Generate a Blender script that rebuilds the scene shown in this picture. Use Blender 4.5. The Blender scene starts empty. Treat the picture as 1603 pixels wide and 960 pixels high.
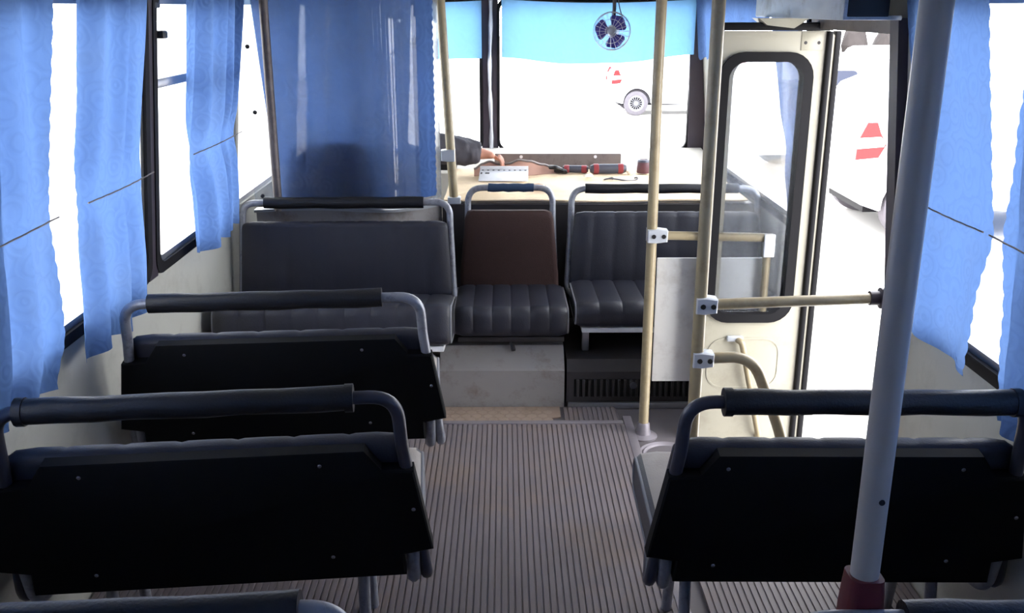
import bpy, bmesh, math, random
from mathutils import Vector, Matrix, Euler
random.seed(7)
PI = math.pi
S = bpy.context.scene
C = S.collection

# ------------------------------------------------------------------ camera
cam_d = bpy.data.cameras.new('camera')
cam = bpy.data.objects.new('camera', cam_d)
C.objects.link(cam)
cam_d.sensor_fit = 'HORIZONTAL'
cam_d.sensor_width = 36.0
cam_d.lens = 36.0 * 1500.0 / 1603.0
cam_d.clip_start = 0.02
cam.location = (0, 0, 1.58)
cam.rotation_euler = (math.radians(90 - 17.4), 0, math.radians(-0.44))
S.camera = cam

# ------------------------------------------------------------------ sky and exposure
world = bpy.data.worlds.new('sky')
S.world = world
world.use_nodes = True
wn = world.node_tree.nodes
bg = wn['Background']
bg.inputs[0].default_value = (0.95, 0.96, 1.0, 1)
bg.inputs[1].default_value = 26.0
S.view_settings.view_transform = 'Standard'
S.view_settings.look = 'None'
S.view_settings.exposure = -1.3
S.view_settings.gamma = 1.0
S.view_settings.use_curve_mapping = False
S.cycles.use_denoising = True
S.cycles.max_bounces = 10
S.cycles.diffuse_bounces = 5
S.cycles.glossy_bounces = 4
S.cycles.transmission_bounces = 6
S.cycles.transparent_max_bounces = 16
S.cycles.sample_clamp_indirect = 0.0

# ------------------------------------------------------------------ materials
def lin(c):
    return tuple((v / 255.0 / 12.92) if v / 255.0 <= 0.04045 else ((v / 255.0 + 0.055) / 1.055) ** 2.4 for v in c)

def base_mat(name):
    m = bpy.data.materials.new(name)
    m.use_nodes = True
    return m, m.node_tree.nodes, m.node_tree.links, m.node_tree.nodes['Principled BSDF']

def mat(name, rgb, rough=0.5, metal=0.0, var=0.15, scale=14.0, bump=0.0, bscale=None, spec=0.5, stain=None, stain_amt=0.5, stain_scale=5.0):
    """plain paint / vinyl / metal with noise-driven colour variation, fine relief and optional stains"""
    m, N, L, b = base_mat(name)
    c = lin(rgb)
    tc = N.new('ShaderNodeTexCoord')
    nz = N.new('ShaderNodeTexNoise')
    nz.inputs['Scale'].default_value = scale
    nz.inputs['Detail'].default_value = 5
    L.new(tc.outputs['Object'], nz.inputs['Vector'])
    mx = N.new('ShaderNodeMix')
    mx.data_type = 'RGBA'
    mx.inputs['A'].default_value = (*[max(0, v * (1 - var)) for v in c], 1)
    mx.inputs['B'].default_value = (*[min(1, v * (1 + var)) for v in c], 1)
    L.new(nz.outputs['Fac'], mx.inputs['Factor'])
    out = mx.outputs['Result']
    if stain is not None:
        n2 = N.new('ShaderNodeTexNoise')
        n2.inputs['Scale'].default_value = stain_scale
        n2.inputs['Detail'].default_value = 8
        n2.inputs['Roughness'].default_value = 0.7
        L.new(tc.outputs['Object'], n2.inputs['Vector'])
        rp = N.new('ShaderNodeValToRGB')
        rp.color_ramp.elements[0].position = 0.5
        rp.color_ramp.elements[1].position = 0.72
        rp.color_ramp.elements[0].color = (0, 0, 0, 1)
        rp.color_ramp.elements[1].color = (stain_amt, stain_amt, stain_amt, 1)
        L.new(n2.outputs['Fac'], rp.inputs['Fac'])
        m2 = N.new('ShaderNodeMix')
        m2.data_type = 'RGBA'
        L.new(rp.outputs['Color'], m2.inputs['Factor'])
        L.new(out, m2.inputs['A'])
        m2.inputs['B'].default_value = (*lin(stain), 1)
        out = m2.outputs['Result']
    L.new(out, b.inputs['Base Color'])
    b.inputs['Roughness'].default_value = rough
    b.inputs['Metallic'].default_value = metal
    b.inputs['Specular IOR Level'].default_value = spec
    if bump > 0:
        n3 = N.new('ShaderNodeTexNoise')
        n3.inputs['Scale'].default_value = bscale or scale * 6
        n3.inputs['Detail'].default_value = 4
        L.new(tc.outputs['Object'], n3.inputs['Vector'])
        bp = N.new('ShaderNodeBump')
        bp.inputs['Strength'].default_value = bump
        bp.inputs['Distance'].default_value = 0.004
        L.new(n3.outputs['Fac'], bp.inputs['Height'])
        L.new(bp.outputs['Normal'], b.inputs['Normal'])
    return m

def cloth_mat(name, rgb, trans, tfac=0.55, pattern=True, scale=9.0, dirt=0.25):
    """thin curtain cloth: diffuse + translucent, with a woven swirl pattern and grime"""
    m = bpy.data.materials.new(name)
    m.use_nodes = True
    N, L = m.node_tree.nodes, m.node_tree.links
    N.remove(N['Principled BSDF'])
    out = N['Material Output']
    tc = N.new('ShaderNodeTexCoord')
    # swirl: distorted rings
    nz = N.new('ShaderNodeTexNoise')
    nz.inputs['Scale'].default_value = scale
    nz.inputs['Detail'].default_value = 3
    L.new(tc.outputs['Object'], nz.inputs['Vector'])
    vo = N.new('ShaderNodeTexVoronoi')
    vo.inputs['Scale'].default_value = scale * 1.3
    L.new(tc.outputs['Object'], vo.inputs['Vector'])
    md = N.new('ShaderNodeMath')
    md.operation = 'MULTIPLY_ADD'
    md.inputs[1].default_value = 22.0
    L.new(vo.outputs['Distance'], md.inputs[0])
    sc = N.new('ShaderNodeMath')
    sc.operation = 'MULTIPLY'
    sc.inputs[1].default_value = 9.0
    L.new(nz.outputs['Fac'], sc.inputs[0])
    L.new(sc.outputs[0], md.inputs[2])
    sn = N.new('ShaderNodeMath')
    sn.operation = 'SINE'
    L.new(md.outputs[0], sn.inputs[0])
    rp = N.new('ShaderNodeMapRange')
    rp.inputs['From Min'].default_value = 0.2
    rp.inputs['From Max'].default_value = 1.0
    rp.inputs['To Min'].default_value = 0.0
    rp.inputs['To Max'].default_value = 0.13 if pattern else 0.03
    L.new(sn.outputs[0], rp.inputs['Value'])
    # patchy grime
    n2 = N.new('ShaderNodeTexNoise')
    n2.inputs['Scale'].default_value = 5.0
    n2.inputs['Detail'].default_value = 6
    L.new(tc.outputs['Object'], n2.inputs['Vector'])
    r2 = N.new('ShaderNodeMapRange')
    r2.inputs['From Min'].default_value = 0.45
    r2.inputs['From Max'].default_value = 0.75
    r2.inputs['To Max'].default_value = dirt
    L.new(n2.outputs['Fac'], r2.inputs['Value'])
    # fold colour
    def shade(c, dirtc):
        a = N.new('ShaderNodeMix'); a.data_type = 'RGBA'
        a.inputs['A'].default_value = (*c, 1)
        a.inputs['B'].default_value = (*[v * 0.55 for v in c], 1)
        L.new(rp.outputs['Result'], a.inputs['Factor'])
        b = N.new('ShaderNodeMix'); b.data_type = 'RGBA'
        L.new(a.outputs['Result'], b.inputs['A'])
        b.inputs['B'].default_value = (*dirtc, 1)
        L.new(r2.outputs['Result'], b.inputs['Factor'])
        return b.outputs['Result']
    cd, ct = lin(rgb), trans
    df = N.new('ShaderNodeBsdfDiffuse')
    tl = N.new('ShaderNodeBsdfTranslucent')
    L.new(shade(cd, tuple(v * 0.5 for v in cd)), df.inputs['Color'])
    L.new(shade(ct, (ct[2] * 0.32, ct[2] * 0.42, ct[2] * 0.55)), tl.inputs['Color'])
    bp = N.new('ShaderNodeBump')
    bp.inputs['Strength'].default_value = 0.35
    bp.inputs['Distance'].default_value = 0.004
    L.new(sn.outputs[0], bp.inputs['Height'])
    L.new(bp.outputs['Normal'], df.inputs['Normal'])
    mx = N.new('ShaderNodeMixShader')
    mx.inputs[0].default_value = tfac
    L.new(df.outputs[0], mx.inputs[1])
    L.new(tl.outputs[0], mx.inputs[2])
    L.new(mx.outputs[0], out.inputs['Surface'])
    return m

def glass_mat(name, tint=(0.97, 0.98, 0.985), refl=0.05, haze=0.0):
    m = bpy.data.materials.new(name)
    m.use_nodes = True
    N, L = m.node_tree.nodes, m.node_tree.links
    N.remove(N['Principled BSDF'])
    out = N['Material Output']
    tr = N.new('ShaderNodeBsdfTransparent')
    tr.inputs['Color'].default_value = (*tint, 1)
    gl = N.new('ShaderNodeBsdfGlossy')
    gl.inputs['Roughness'].default_value = 0.03
    fr = N.new('ShaderNodeFresnel')
    fr.inputs['IOR'].default_value = 1.45
    mu = N.new('ShaderNodeMath')
    mu.operation = 'MULTIPLY'
    mu.inputs[1].default_value = refl * 10
    L.new(fr.outputs[0], mu.inputs[0])
    mx = N.new('ShaderNodeMixShader')
    L.new(mu.outputs[0], mx.inputs[0])
    L.new(tr.outputs[0], mx.inputs[1])
    L.new(gl.outputs[0], mx.inputs[2])
    last = mx
    if haze > 0:       # dust film with smears
        tc = N.new('ShaderNodeTexCoord')
        nz = N.new('ShaderNodeTexNoise')
        nz.inputs['Scale'].default_value = 3.0
        nz.inputs['Detail'].default_value = 6
        mp = N.new('ShaderNodeMapping')
        mp.inputs['Scale'].default_value = (6.0, 6.0, 0.8)
        L.new(tc.outputs['Object'], mp.inputs['Vector'])
        L.new(mp.outputs[0], nz.inputs['Vector'])
        r = N.new('ShaderNodeMapRange')
        r.inputs['From Min'].default_value = 0.4
        r.inputs['From Max'].default_value = 0.75
        r.inputs['To Min'].default_value = haze * 0.4
        r.inputs['To Max'].default_value = haze
        L.new(nz.outputs['Fac'], r.inputs['Value'])
        d = N.new('ShaderNodeBsdfDiffuse')
        d.inputs['Color'].default_value = (0.6, 0.62, 0.66, 1)
        t2 = N.new('ShaderNodeBsdfTranslucent')
        t2.inputs['Color'].default_value = (0.6, 0.62, 0.66, 1)
        a = N.new('ShaderNodeAddShader')
        m3 = N.new('ShaderNodeMixShader')
        m3.inputs[0].default_value = 0.5
        L.new(d.outputs[0], m3.inputs[1])
        L.new(t2.outputs[0], m3.inputs[2])
        m2 = N.new('ShaderNodeMixShader')
        L.new(r.outputs['Result'], m2.inputs[0])
        L.new(mx.outputs[0], m2.inputs[1])
        L.new(m3.outputs[0], m2.inputs[2])
        last = m2
    L.new(last.outputs[0], out.inputs['Surface'])
    return m

M = {}
M['wall'] = mat('grey cream wall paint', (176, 176, 168), 0.5, var=0.06, scale=6, stain=(120, 112, 100), stain_amt=0.35)
M['ceiling'] = mat('ceiling laminate', (185, 185, 180), 0.6, var=0.05)
M['cream'] = mat('cream enamel', (170, 165, 148), 0.35, var=0.05, scale=5, stain=(120, 108, 90), stain_amt=0.35, stain_scale=7)
M['rubber'] = mat('black rubber', (15, 14, 18), 0.65, var=0.2, spec=0.2)
M['post'] = mat('dark window post paint', (52, 44, 56), 0.5, var=0.15)
M['alu'] = mat('brushed aluminium', (170, 172, 178), 0.35, 0.9, var=0.08)
M['chrome'] = mat('worn grey tube paint', (150, 152, 160), 0.35, 0.3, var=0.15, scale=30, stain=(60, 60, 75), stain_amt=0.7, stain_scale=35)
M['dark_tube'] = mat('backlit tube and dark bolt grey', (62, 62, 72), 0.35, 0.2, var=0.15)  # dark tone paints backlit shade onto the seat tubes; also colours a bolt
M['pad'] = mat('black vinyl rail padding', (17, 18, 24), 0.42, var=0.2, bump=0.25, bscale=180)
M['vinyl'] = mat('dark slate vinyl', (37, 38, 49), 0.5, var=0.12, bump=0.2, bscale=220, stain=(62, 60, 66), stain_amt=0.25)
M['vinyl_grey'] = mat('dusty grey vinyl', (158, 148, 140), 0.5, var=0.12, bump=0.2, bscale=220, stain=(90, 86, 82), stain_amt=0.4)
M['vinyl_side'] = mat('dark vinyl side band', (58, 57, 62), 0.5, var=0.15, bump=0.2, bscale=200)
M['piping'] = mat('grey vinyl piping', (120, 120, 126), 0.5)
M['board'] = mat('black hardboard back', (7, 8, 11), 0.7, var=0.3, spec=0.15)  # black board, toned deeper to hold the shade on the seat backs
M['screw'] = mat('steel screw heads', (105, 105, 112), 0.35, 0.8)
M['brown_cloth'] = mat('brown cover cloth', (54, 32, 29), 0.85, var=0.15, scale=40, bump=0.4, bscale=300)
M['pole'] = mat('cream yellow pole enamel', (160, 146, 116), 0.3, var=0.06, scale=8, stain=(110, 92, 66), stain_amt=0.6, stain_scale=14)
M['pole_grey'] = mat('grey white pole enamel', (176, 166, 154), 0.3, var=0.05, scale=8)
M['clamp'] = mat('pale cast clamp', (196, 200, 206), 0.4, 0.2, var=0.06)
M['red_clamp'] = mat('dark red clamp paint', (92, 24, 32), 0.4, var=0.2)
M['mat_floor'] = mat('grey ribbed rubber', (112, 104, 107), 0.6, var=0.18, scale=3.5, stain=(138, 118, 100), stain_amt=0.55, stain_scale=2.2, bump=0.1)
M['floor'] = mat('dark grey lino', (98, 93, 96), 0.65, var=0.12, scale=6, stain=(120, 105, 95), stain_amt=0.3)
M['trim'] = mat('worn metal edge strip', (136, 130, 136), 0.5, 0.3, var=0.15, scale=20)
M['tan_lino'] = mat('tan hexagon lino', (150, 130, 116), 0.6, var=0.2, scale=18, stain=(105, 88, 76), stain_amt=0.6, stain_scale=9)
M['housing'] = mat('pale grey housing paint', (150, 146, 145), 0.5, var=0.1, scale=8, stain=(98, 74, 58), stain_amt=0.8, stain_scale=6)
M['dark_metal'] = mat('dark heater metal', (44, 41, 43), 0.55, var=0.2)
M['gap_shade'] = mat('grille gap shade', (10, 10, 11), 0.8)  # near-black colour paints the dark between the grille slats
M['carpet'] = mat('sandy carpet', (232, 210, 176), 0.95, var=0.12, scale=10, bump=0.5, bscale=160, stain=(150, 98, 84), stain_amt=0.4, stain_scale=3)
M['dash'] = mat('pale dashboard', (226, 222, 214), 0.5, var=0.08)
M['plate'] = mat('galvanised plate', (118, 110, 108), 0.5, 0.4, var=0.1, stain=(78, 66, 66), stain_amt=0.6, stain_scale=18)
M['mech'] = mat('pale blue grey box paint', (176, 186, 196), 0.45, var=0.06, stain=(92, 80, 76), stain_amt=0.7, stain_scale=9)
M['black'] = mat('black plastic', (16, 16, 20), 0.45)
M['blue_plastic'] = mat('dark blue fan plastic', (40, 34, 110), 0.3)
M['blue_cover'] = mat('blue grip wrap', (44, 66, 96), 0.7, bump=0.3, bscale=120)
M['white_metal'] = mat('white enamelled metal', (222, 222, 226), 0.4)
M['wood'] = mat('turned wood', (168, 112, 62), 0.5, var=0.25, scale=25)
M['red_plastic'] = mat('dull red plastic', (140, 52, 58), 0.5)
M['grey_plastic'] = mat('slate grey plastic', (66, 68, 80), 0.5)
M['paper'] = mat('off white paper', (222, 214, 200), 0.8)
M['skin'] = mat('skin', (196, 140, 118), 0.5, var=0.1, scale=20)
M['jacket'] = mat('charcoal jacket cloth', (62, 60, 68), 0.75, var=0.2, scale=25, bump=0.3, bscale=80)
M['trousers'] = mat('dark trousers cloth', (40, 42, 52), 0.85)
M['hair'] = mat('dark hair', (28, 24, 22), 0.6)
M['asphalt'] = mat('pale dusty yard', (212, 209, 204), 0.9, var=0.05, scale=1.5, stain=(196, 190, 182), stain_amt=0.4, stain_scale=0.6)
M['car_white'] = mat('white car paint', (236, 236, 238), 0.2, var=0.01)
M['car_silver'] = mat('silver car paint', (206, 208, 214), 0.25, 0.2, var=0.01)
M['car_glass'] = mat('dark car glass', (58, 62, 76), 0.08, var=0.05)
M['car_glass_sky'] = mat('car glass paled by sky glare', (150, 155, 172), 0.12, 0.5, var=0.05)  # pale half-metal tone paints blown-out sky glare into the windows
M['tyre'] = mat('glare paled tyre rubber', (88, 84, 90), 0.8)  # grey raised to paint the outdoor glare over the rubber
M['alloy'] = mat('alloy rim', (128, 128, 134), 0.4, 0.2)
M['tail_red'] = mat('red lamp lens', (176, 14, 20), 0.15)
M['tail_white'] = mat('clear lamp lens', (232, 226, 222), 0.15)
M['stone'] = mat('dark rubble stone', (48, 43, 42), 0.9, var=0.35, scale=2, bump=0.3)
M['curtain'] = cloth_mat('blue damask curtain', (104, 138, 196), (0.066, 0.122, 0.268), 0.6, scale=12)
M['cab_curtain'] = cloth_mat('blue cab curtain', (78, 108, 164), (0.075, 0.135, 0.31), 0.6, scale=9)
M['sun_strip'] = cloth_mat('thin sky blue sun strip', (120, 170, 220), (0.13, 0.30, 0.52), 0.6, pattern=False, dirt=0.15)
M['glass'] = glass_mat('window glass')
M['door_glass'] = glass_mat('smeared door glass', (0.95, 0.96, 0.97), 0.07, haze=0.10)
M['partition_glass'] = glass_mat('scratched partition sheet', (0.92, 0.94, 0.96), 0.09, haze=0.12)

# ------------------------------------------------------------------ mesh helpers
def bm_new():
    return bmesh.new()

def obj(name, bm, m, parent=None, smooth=True, angle=40):
    bmesh.ops.recalc_face_normals(bm, faces=bm.faces[:])
    me = bpy.data.meshes.new(name)
    bm.to_mesh(me)
    bm.free()
    ms = m if isinstance(m, (list, tuple)) else [m]
    for k in ms:
        me.materials.append(k)
    if smooth:
        for p in me.polygons:
            p.use_smooth = True
        me.set_sharp_from_angle(angle=math.radians(angle))
    o = bpy.data.objects.new(name, me)
    C.objects.link(o)
    if parent is not None:
        o.parent = parent
    return o

def tag(o, label, cat, group=None):
    o['label'] = label
    o['category'] = cat
    if group:
        o['group'] = group
    return o

def thing(name, label, cat, loc=(0, 0, 0), rot=(0, 0, 0), group=None):
    o = bpy.data.objects.new(name, None)
    o.empty_display_size = 0.1
    C.objects.link(o)
    o.location = loc
    o.rotation_euler = rot
    return tag(o, label, cat, group)

def struct(name, bm, m, parent=None, **k):
    o = obj(name, bm, m, parent, **k)
    if parent is None:
        o['kind'] = 'structure'
    return o

def dup(root, loc, rot=None, label=None):
    r = root.copy(); C.objects.link(r); r.location = loc
    if rot is not None:
        r.rotation_euler = rot
    if label:
        r['label'] = label
    for ch in list(root.children):
        c = ch.copy(); C.objects.link(c); c.parent = r
        for g in list(ch.children):
            d = g.copy(); C.objects.link(d); d.parent = c
    return r

def box(bm, c, s, rot=None, bevel=0.0, seg=2, mi=0):
    r = bmesh.ops.create_cube(bm, size=1.0)
    vs = r['verts']
    bmesh.ops.scale(bm, verts=vs, vec=Vector(s))
    if bevel > 0:
        es = list({e for v in vs for e in v.link_edges})
        rb = bmesh.ops.bevel(bm, geom=es, offset=bevel, segments=seg, affect='EDGES', profile=0.5)
        vs = list({v for f in rb['faces'] for v in f.verts} | {v for v in vs if v.is_valid})
    if rot is not None:
        bmesh.ops.rotate(bm, verts=vs, cent=(0, 0, 0), matrix=rot if isinstance(rot, Matrix) else Euler(rot).to_matrix())
    bmesh.ops.translate(bm, verts=vs, vec=Vector(c))
    if mi:
        for f in {f for v in vs for f in v.link_faces}:
            f.material_index = mi
    return vs

def fillet(pts, rad, k=6):
    pts = [Vector(p) for p in pts]
    out = [pts[0]]
    for i in range(1, len(pts) - 1):
        p, a, b = pts[i], pts[i - 1], pts[i + 1]
        ra = min(rad, (a - p).length * 0.49, (b - p).length * 0.49)
        d1, d2 = (a - p).normalized(), (b - p).normalized()
        s, e = p + d1 * ra, p + d2 * ra
        for j in range(k + 1):
            t = j / k
            out.append(s * (1 - t) ** 2 + p * 2 * t * (1 - t) + e * t * t)
    out.append(pts[-1])
    return out

def tube(bm, pts, r, n=10, closed=False, cap=True, mi=0):
    pts = [Vector(p) for p in pts]
    N = len(pts)
    rs = r if isinstance(r, (list, tuple)) else [r] * N
    rings = []
    up = None
    for i in range(N):
        if closed:
            t = (pts[(i + 1) % N] - pts[i - 1]).normalized()
        else:
            t = (pts[min(i + 1, N - 1)] - pts[max(i - 1, 0)]).normalized()
        if up is None:
            up = Vector((0, 0, 1)) if abs(t.z) < 0.9 else Vector((1, 0, 0))
        up = (up - t * up.dot(t))
        if up.length < 1e-6:
            up = t.orthogonal()
        up.normalize()
        s = t.cross(up)
        rings.append([bm.verts.new(pts[i] + (up * math.cos(2 * PI * k / n) + s * math.sin(2 * PI * k / n)) * rs[i]) for k in range(n)])
    fs = []
    for i in range(N if closed else N - 1):
        a, b = rings[i], rings[(i + 1) % N]
        for k in range(n):
            fs.append(bm.faces.new((a[k], a[(k + 1) % n], b[(k + 1) % n], b[k])))
    if cap and not closed:
        fs.append(bm.faces.new(rings[0][::-1]))
        fs.append(bm.faces.new(rings[-1]))
    if mi:
        for f in fs:
            f.material_index = mi
    return rings

def lathe(bm, prof, mtx=None, n=24, mi=0):
    """profile [(r,z)...] about local z"""
    mtx = mtx or Matrix()
    rings = []
    for r, z in prof:
        if r < 1e-5:
            rings.append([bm.verts.new(mtx @ Vector((0, 0, z)))])
        else:
            rings.append([bm.verts.new(mtx @ Vector((r * math.cos(2 * PI * k / n), r * math.sin(2 * PI * k / n), z))) for k in range(n)])
    for a, b in zip(rings, rings[1:]):
        for k in range(n):
            va = [a[0]] if len(a) == 1 else [a[k], a[(k + 1) % n]]
            vb = [b[0]] if len(b) == 1 else [b[(k + 1) % n], b[k]]
            vv = va + vb
            if len(vv) >= 3:
                f = bm.faces.new(vv)
                f.material_index = mi

def loft(bm, rings, cap=True, closed=True, mi=0):
    R = [[bm.verts.new(Vector(p)) for p in r] for r in rings]
    n = len(R[0])
    for a, b in zip(R, R[1:]):
        for k in range(n if closed else n - 1):
            f = bm.faces.new((a[k], a[(k + 1) % n], b[(k + 1) % n], b[k]))
            f.material_index = mi
    if cap and closed:
        bm.faces.new(R[0][::-1]).material_index = mi
        bm.faces.new(R[-1]).material_index = mi
    return R

def prism(bm, poly, vec, mi=0):
    """closed polygon of 3D points pushed along vec"""
    vec = Vector(vec)
    return loft(bm, [[Vector(p) for p in poly], [Vector(p) + vec for p in poly]], mi=mi)

def rrect(x0, x1, y0, y1, r, k=5):
    out = []
    for cx, cy, a in ((x1 - r, y1 - r, 0), (x0 + r, y1 - r, 90), (x0 + r, y0 + r, 180), (x1 - r, y0 + r, 270)):
        for j in range(k + 1):
            t = math.radians(a + 90 * j / k)
            out.append((cx + r * math.cos(t), cy + r * math.sin(t)))
    return out

def ring_plate(bm, outer, inner, fn, t):
    """flat ring between two equal-count 2D loops, fn maps (u,v,w)->3D, thickness t"""
    n = len(outer)
    L4 = [[bm.verts.new(Vector(fn(u, v, w))) for u, v in lp] for lp, w in ((outer, 0), (inner, 0), (inner, t), (outer, t))]
    for i in range(4):
        a, b = L4[i], L4[(i + 1) % 4]
        for k in range(n):
            bm.faces.new((a[k], a[(k + 1) % n], b[(k + 1) % n], b[k]))

def sheet(bm, f, nu, nv, t=0.0):
    """grid surface f(u,v)->3D; optional thickness along the local normal"""
    P = [[Vector(f(i / nu, j / nv)) for j in range(nv + 1)] for i in range(nu + 1)]
    V = [[bm.verts.new(p) for p in row] for row in P]
    for i in range(nu):
        for j in range(nv):
            bm.faces.new((V[i][j], V[i + 1][j], V[i + 1][j + 1], V[i][j + 1]))
    if t:
        W = []
        for i in range(nu + 1):
            row = []
            for j in range(nv + 1):
                du = P[min(i + 1, nu)][j] - P[max(i - 1, 0)][j]
                dv = P[i][min(j + 1, nv)] - P[i][max(j - 1, 0)]
                row.append(bm.verts.new(P[i][j] - du.cross(dv).normalized() * t))
            W.append(row)
        for i in range(nu):
            for j in range(nv):
                bm.faces.new((W[i][j], W[i][j + 1], W[i + 1][j + 1], W[i + 1][j]))
        for i in range(nu):
            bm.faces.new((V[i][0], W[i][0], W[i + 1][0], V[i + 1][0]))
            bm.faces.new((V[i + 1][nv], W[i + 1][nv], W[i][nv], V[i][nv]))
        for j in range(nv):
            bm.faces.new((V[0][j + 1], W[0][j + 1], W[0][j], V[0][j]))
            bm.faces.new((V[nu][j], W[nu][j], W[nu][j + 1], V[nu][j + 1]))

def lerp_tab(tab, x):
    if x <= tab[0][0]:
        return tab[0][1]
    for (a, va), (b, vb) in zip(tab, tab[1:]):
        if x <= b:
            t = (x - a) / (b - a)
            t = t * t * (3 - 2 * t)
            return va + (vb - va) * t
    return tab[-1][1]

# ------------------------------------------------------------------ bus shell
GROUND = -1.05
WPROF = [(-0.55, 1.17), (0.70, 1.17), (1.62, 1.083), (1.78, 1.01), (1.88, 0.90), (1.95, 0.72)]
def wx(z):
    if z <= WPROF[0][0]:
        return WPROF[0][1]
    for (a, va), (b, vb) in zip(WPROF, WPROF[1:]):
        if z <= b:
            return va + (vb - va) * (z - a) / (b - a)
    return WPROF[-1][1]

def wall_piece(bm, side, y0, y1, z0, z1, t=0.035, inset=0.0):
    zs = [z0] + [z for z, _ in WPROF if z0 < z < z1] + [z1]
    inner = [(side * (wx(z) - inset), z) for z in zs]
    outer = [(side * (wx(z) - inset + t), z) for z in zs]
    poly = inner + outer[::-1]
    prism(bm, [(x, y0, z) for x, z in poly], (0, y1 - y0, 0))

REAR, FRONT = -1.5, 5.55
ZS, ZT = 0.74, 1.62
left_win = [(-1.35, -0.25), (-0.17, 0.88), (0.96, 1.90), (1.98, 3.02), (3.10, 3.94), (4.07, 5.30)]
right_win = [(-1.35, -0.25), (-0.17, 0.88), (0.96, 1.80), (1.88, 2.58), (3.55, 5.30)]
DOOR = (2.72, 3.45)

def side_wall(name, side, wins, door=None):
    bm = bm_new()
    spans = [(REAR, FRONT)] if not door else [(REAR, door[0]), (door[1], FRONT)]
    for a, b in spans:
        wall_piece(bm, side, a, b, -0.55, ZS)
    wall_piece(bm, side, REAR, FRONT, ZT, 1.95)
    edges = sorted(wins + ([door] if door else []))
    prev = REAR
    for a, b in edges:
        wall_piece(bm, side, prev, a, ZS, ZT)
        prev = b
    wall_piece(bm, side, prev, FRONT, ZS, ZT)
    if door:
        wall_piece(bm, side, door[0], door[1], 1.52, ZT)
    return struct(name, bm, M['wall'])

side_wall('wall_left', -1, left_win)
side_wall('wall_right', 1, right_win, DOOR)

# dark cover strips on the posts between windows
def post_strip(n, side, y0, y1, m, t=0.008):
    bm = bm_new()
    wall_piece(bm, side, y0, y1, ZS - 0.02, ZT + 0.02, t, 0.0085)
    struct('trim_%d' % n, bm, m)
post_strip(1, -1, 3.02, 3.10, M['post'])
post_strip(2, -1, 1.90, 1.98, M['post'])
post_strip(3, 1, 1.80, 1.88, M['post'])

bm = bm_new()                                                      # ceiling
box(bm, (0, (REAR + FRONT) / 2, 1.968), (1.5, FRONT - REAR, 0.03))
struct('ceiling', bm, M['ceiling'])
bm = bm_new()                                                      # rear wall
prof = [(-wx(z), z) for z, _ in WPROF] + [(wx(z), z) for z, _ in WPROF[::-1]]
prism(bm, [(x, REAR - 0.04, z) for x, z in prof], (0, 0.04, 0))
struct('wall_back', bm, M['wall'])

# front wall: panel under the windscreen, corner pillars, header
WSZ0, WSZ1 = 0.79, 1.615
WSX = 1.05
bm = bm_new()
box(bm, (0, FRONT + 0.02, (WSZ0 - 0.55) / 2), (2.40, 0.04, WSZ0 + 0.55))
pf = [(-wx(z), z) for z, _ in WPROF[2:]] + [(wx(z), z) for z, _ in WPROF[2:][::-1]]
prism(bm, [(x, FRONT, z) for x, z in pf], (0, 0.04, 0))
for s in (-1, 1):
    prism(bm, [(s * WSX, FRONT, WSZ0), (s * wx(WSZ0), FRONT, WSZ0), (s * wx(1.62), FRONT, 1.62), (s * WSX, FRONT, 1.62)], (0, 0.04, 0))
struct('wall_front', bm, M['wall'])

# windows
def side_window(n, side, y0, y1, label=None, bar=None, latch=False):
    bm = bm_new()
    o = rrect(y0 - 0.02, y1 + 0.02, ZS - 0.02, ZT + 0.02, 0.06)
    i = rrect(y0 + 0.014, y1 - 0.014, ZS + 0.014, ZT - 0.014, 0.05)
    ring_plate(bm, o, i, lambda u, v, w: (side * (wx(v) - 0.012 + w), u, v), 0.012)
    f = struct('window_%d' % n, bm, M['wall'] if (side < 0 and y0 > 4.0) else M['rubber'])
    bm = bm_new()
    o = rrect(y0 + 0.012, y1 - 0.012, ZS + 0.012, ZT - 0.012, 0.05)
    i = rrect(y0 + 0.034, y1 - 0.034, ZS + 0.034, ZT - 0.034, 0.04)
    ring_plate(bm, o, i, lambda u, v, w: (side * (wx(v) + 0.001 + w), u, v), 0.016)
    obj('inner_frame', bm, M['alu'], f)
    bm = bm_new()
    loft(bm, [[(side * (wx(ZS) + 0.014), y0, ZS), (side * (wx(ZS) + 0.014), y1, ZS), (side * (wx(ZT) + 0.014), y1, ZT), (side * (wx(ZT) + 0.014), y0, ZT)],
              [(side * (wx(ZS) + 0.019), y0, ZS), (side * (wx(ZS) + 0.019), y1, ZS), (side * (wx(ZT) + 0.019), y1, ZT), (side * (wx(ZT) + 0.019), y0, ZT)]])
    obj('glass', bm, M['glass'], f, smooth=False)
    if bar:
        bm = bm_new()
        box(bm, (side * (wx(bar) + 0.002), (y0 + y1) / 2, bar), (0.02, y1 - y0 - 0.04, 0.03), bevel=0.004)
        obj('sash_bar', bm, M['alu'], f)
    if latch:
        bm = bm_new()
        box(bm, (side * (wx(1.50) - 0.012), y0 + 0.055, 1.495), (0.025, 0.05, 0.025), bevel=0.006)
        obj('latch', bm, M['black'], f)
        bm = bm_new()
        box(bm, (side * (wx(1.56) - 0.005), y0 + 0.02, 1.59), (0.02, 0.05, 0.03), bevel=0.004)
        obj('latch', bm, M['black'], f)
    return f

n = 0
for k, (a, b) in enumerate(left_win):
    n += 1
    side_window(n, -1, a, b, bar=1.345 if k == 4 else None, latch=(k == 4))
for k, (a, b) in enumerate(right_win):
    n += 1
    side_window(n, 1, a, b)

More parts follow.
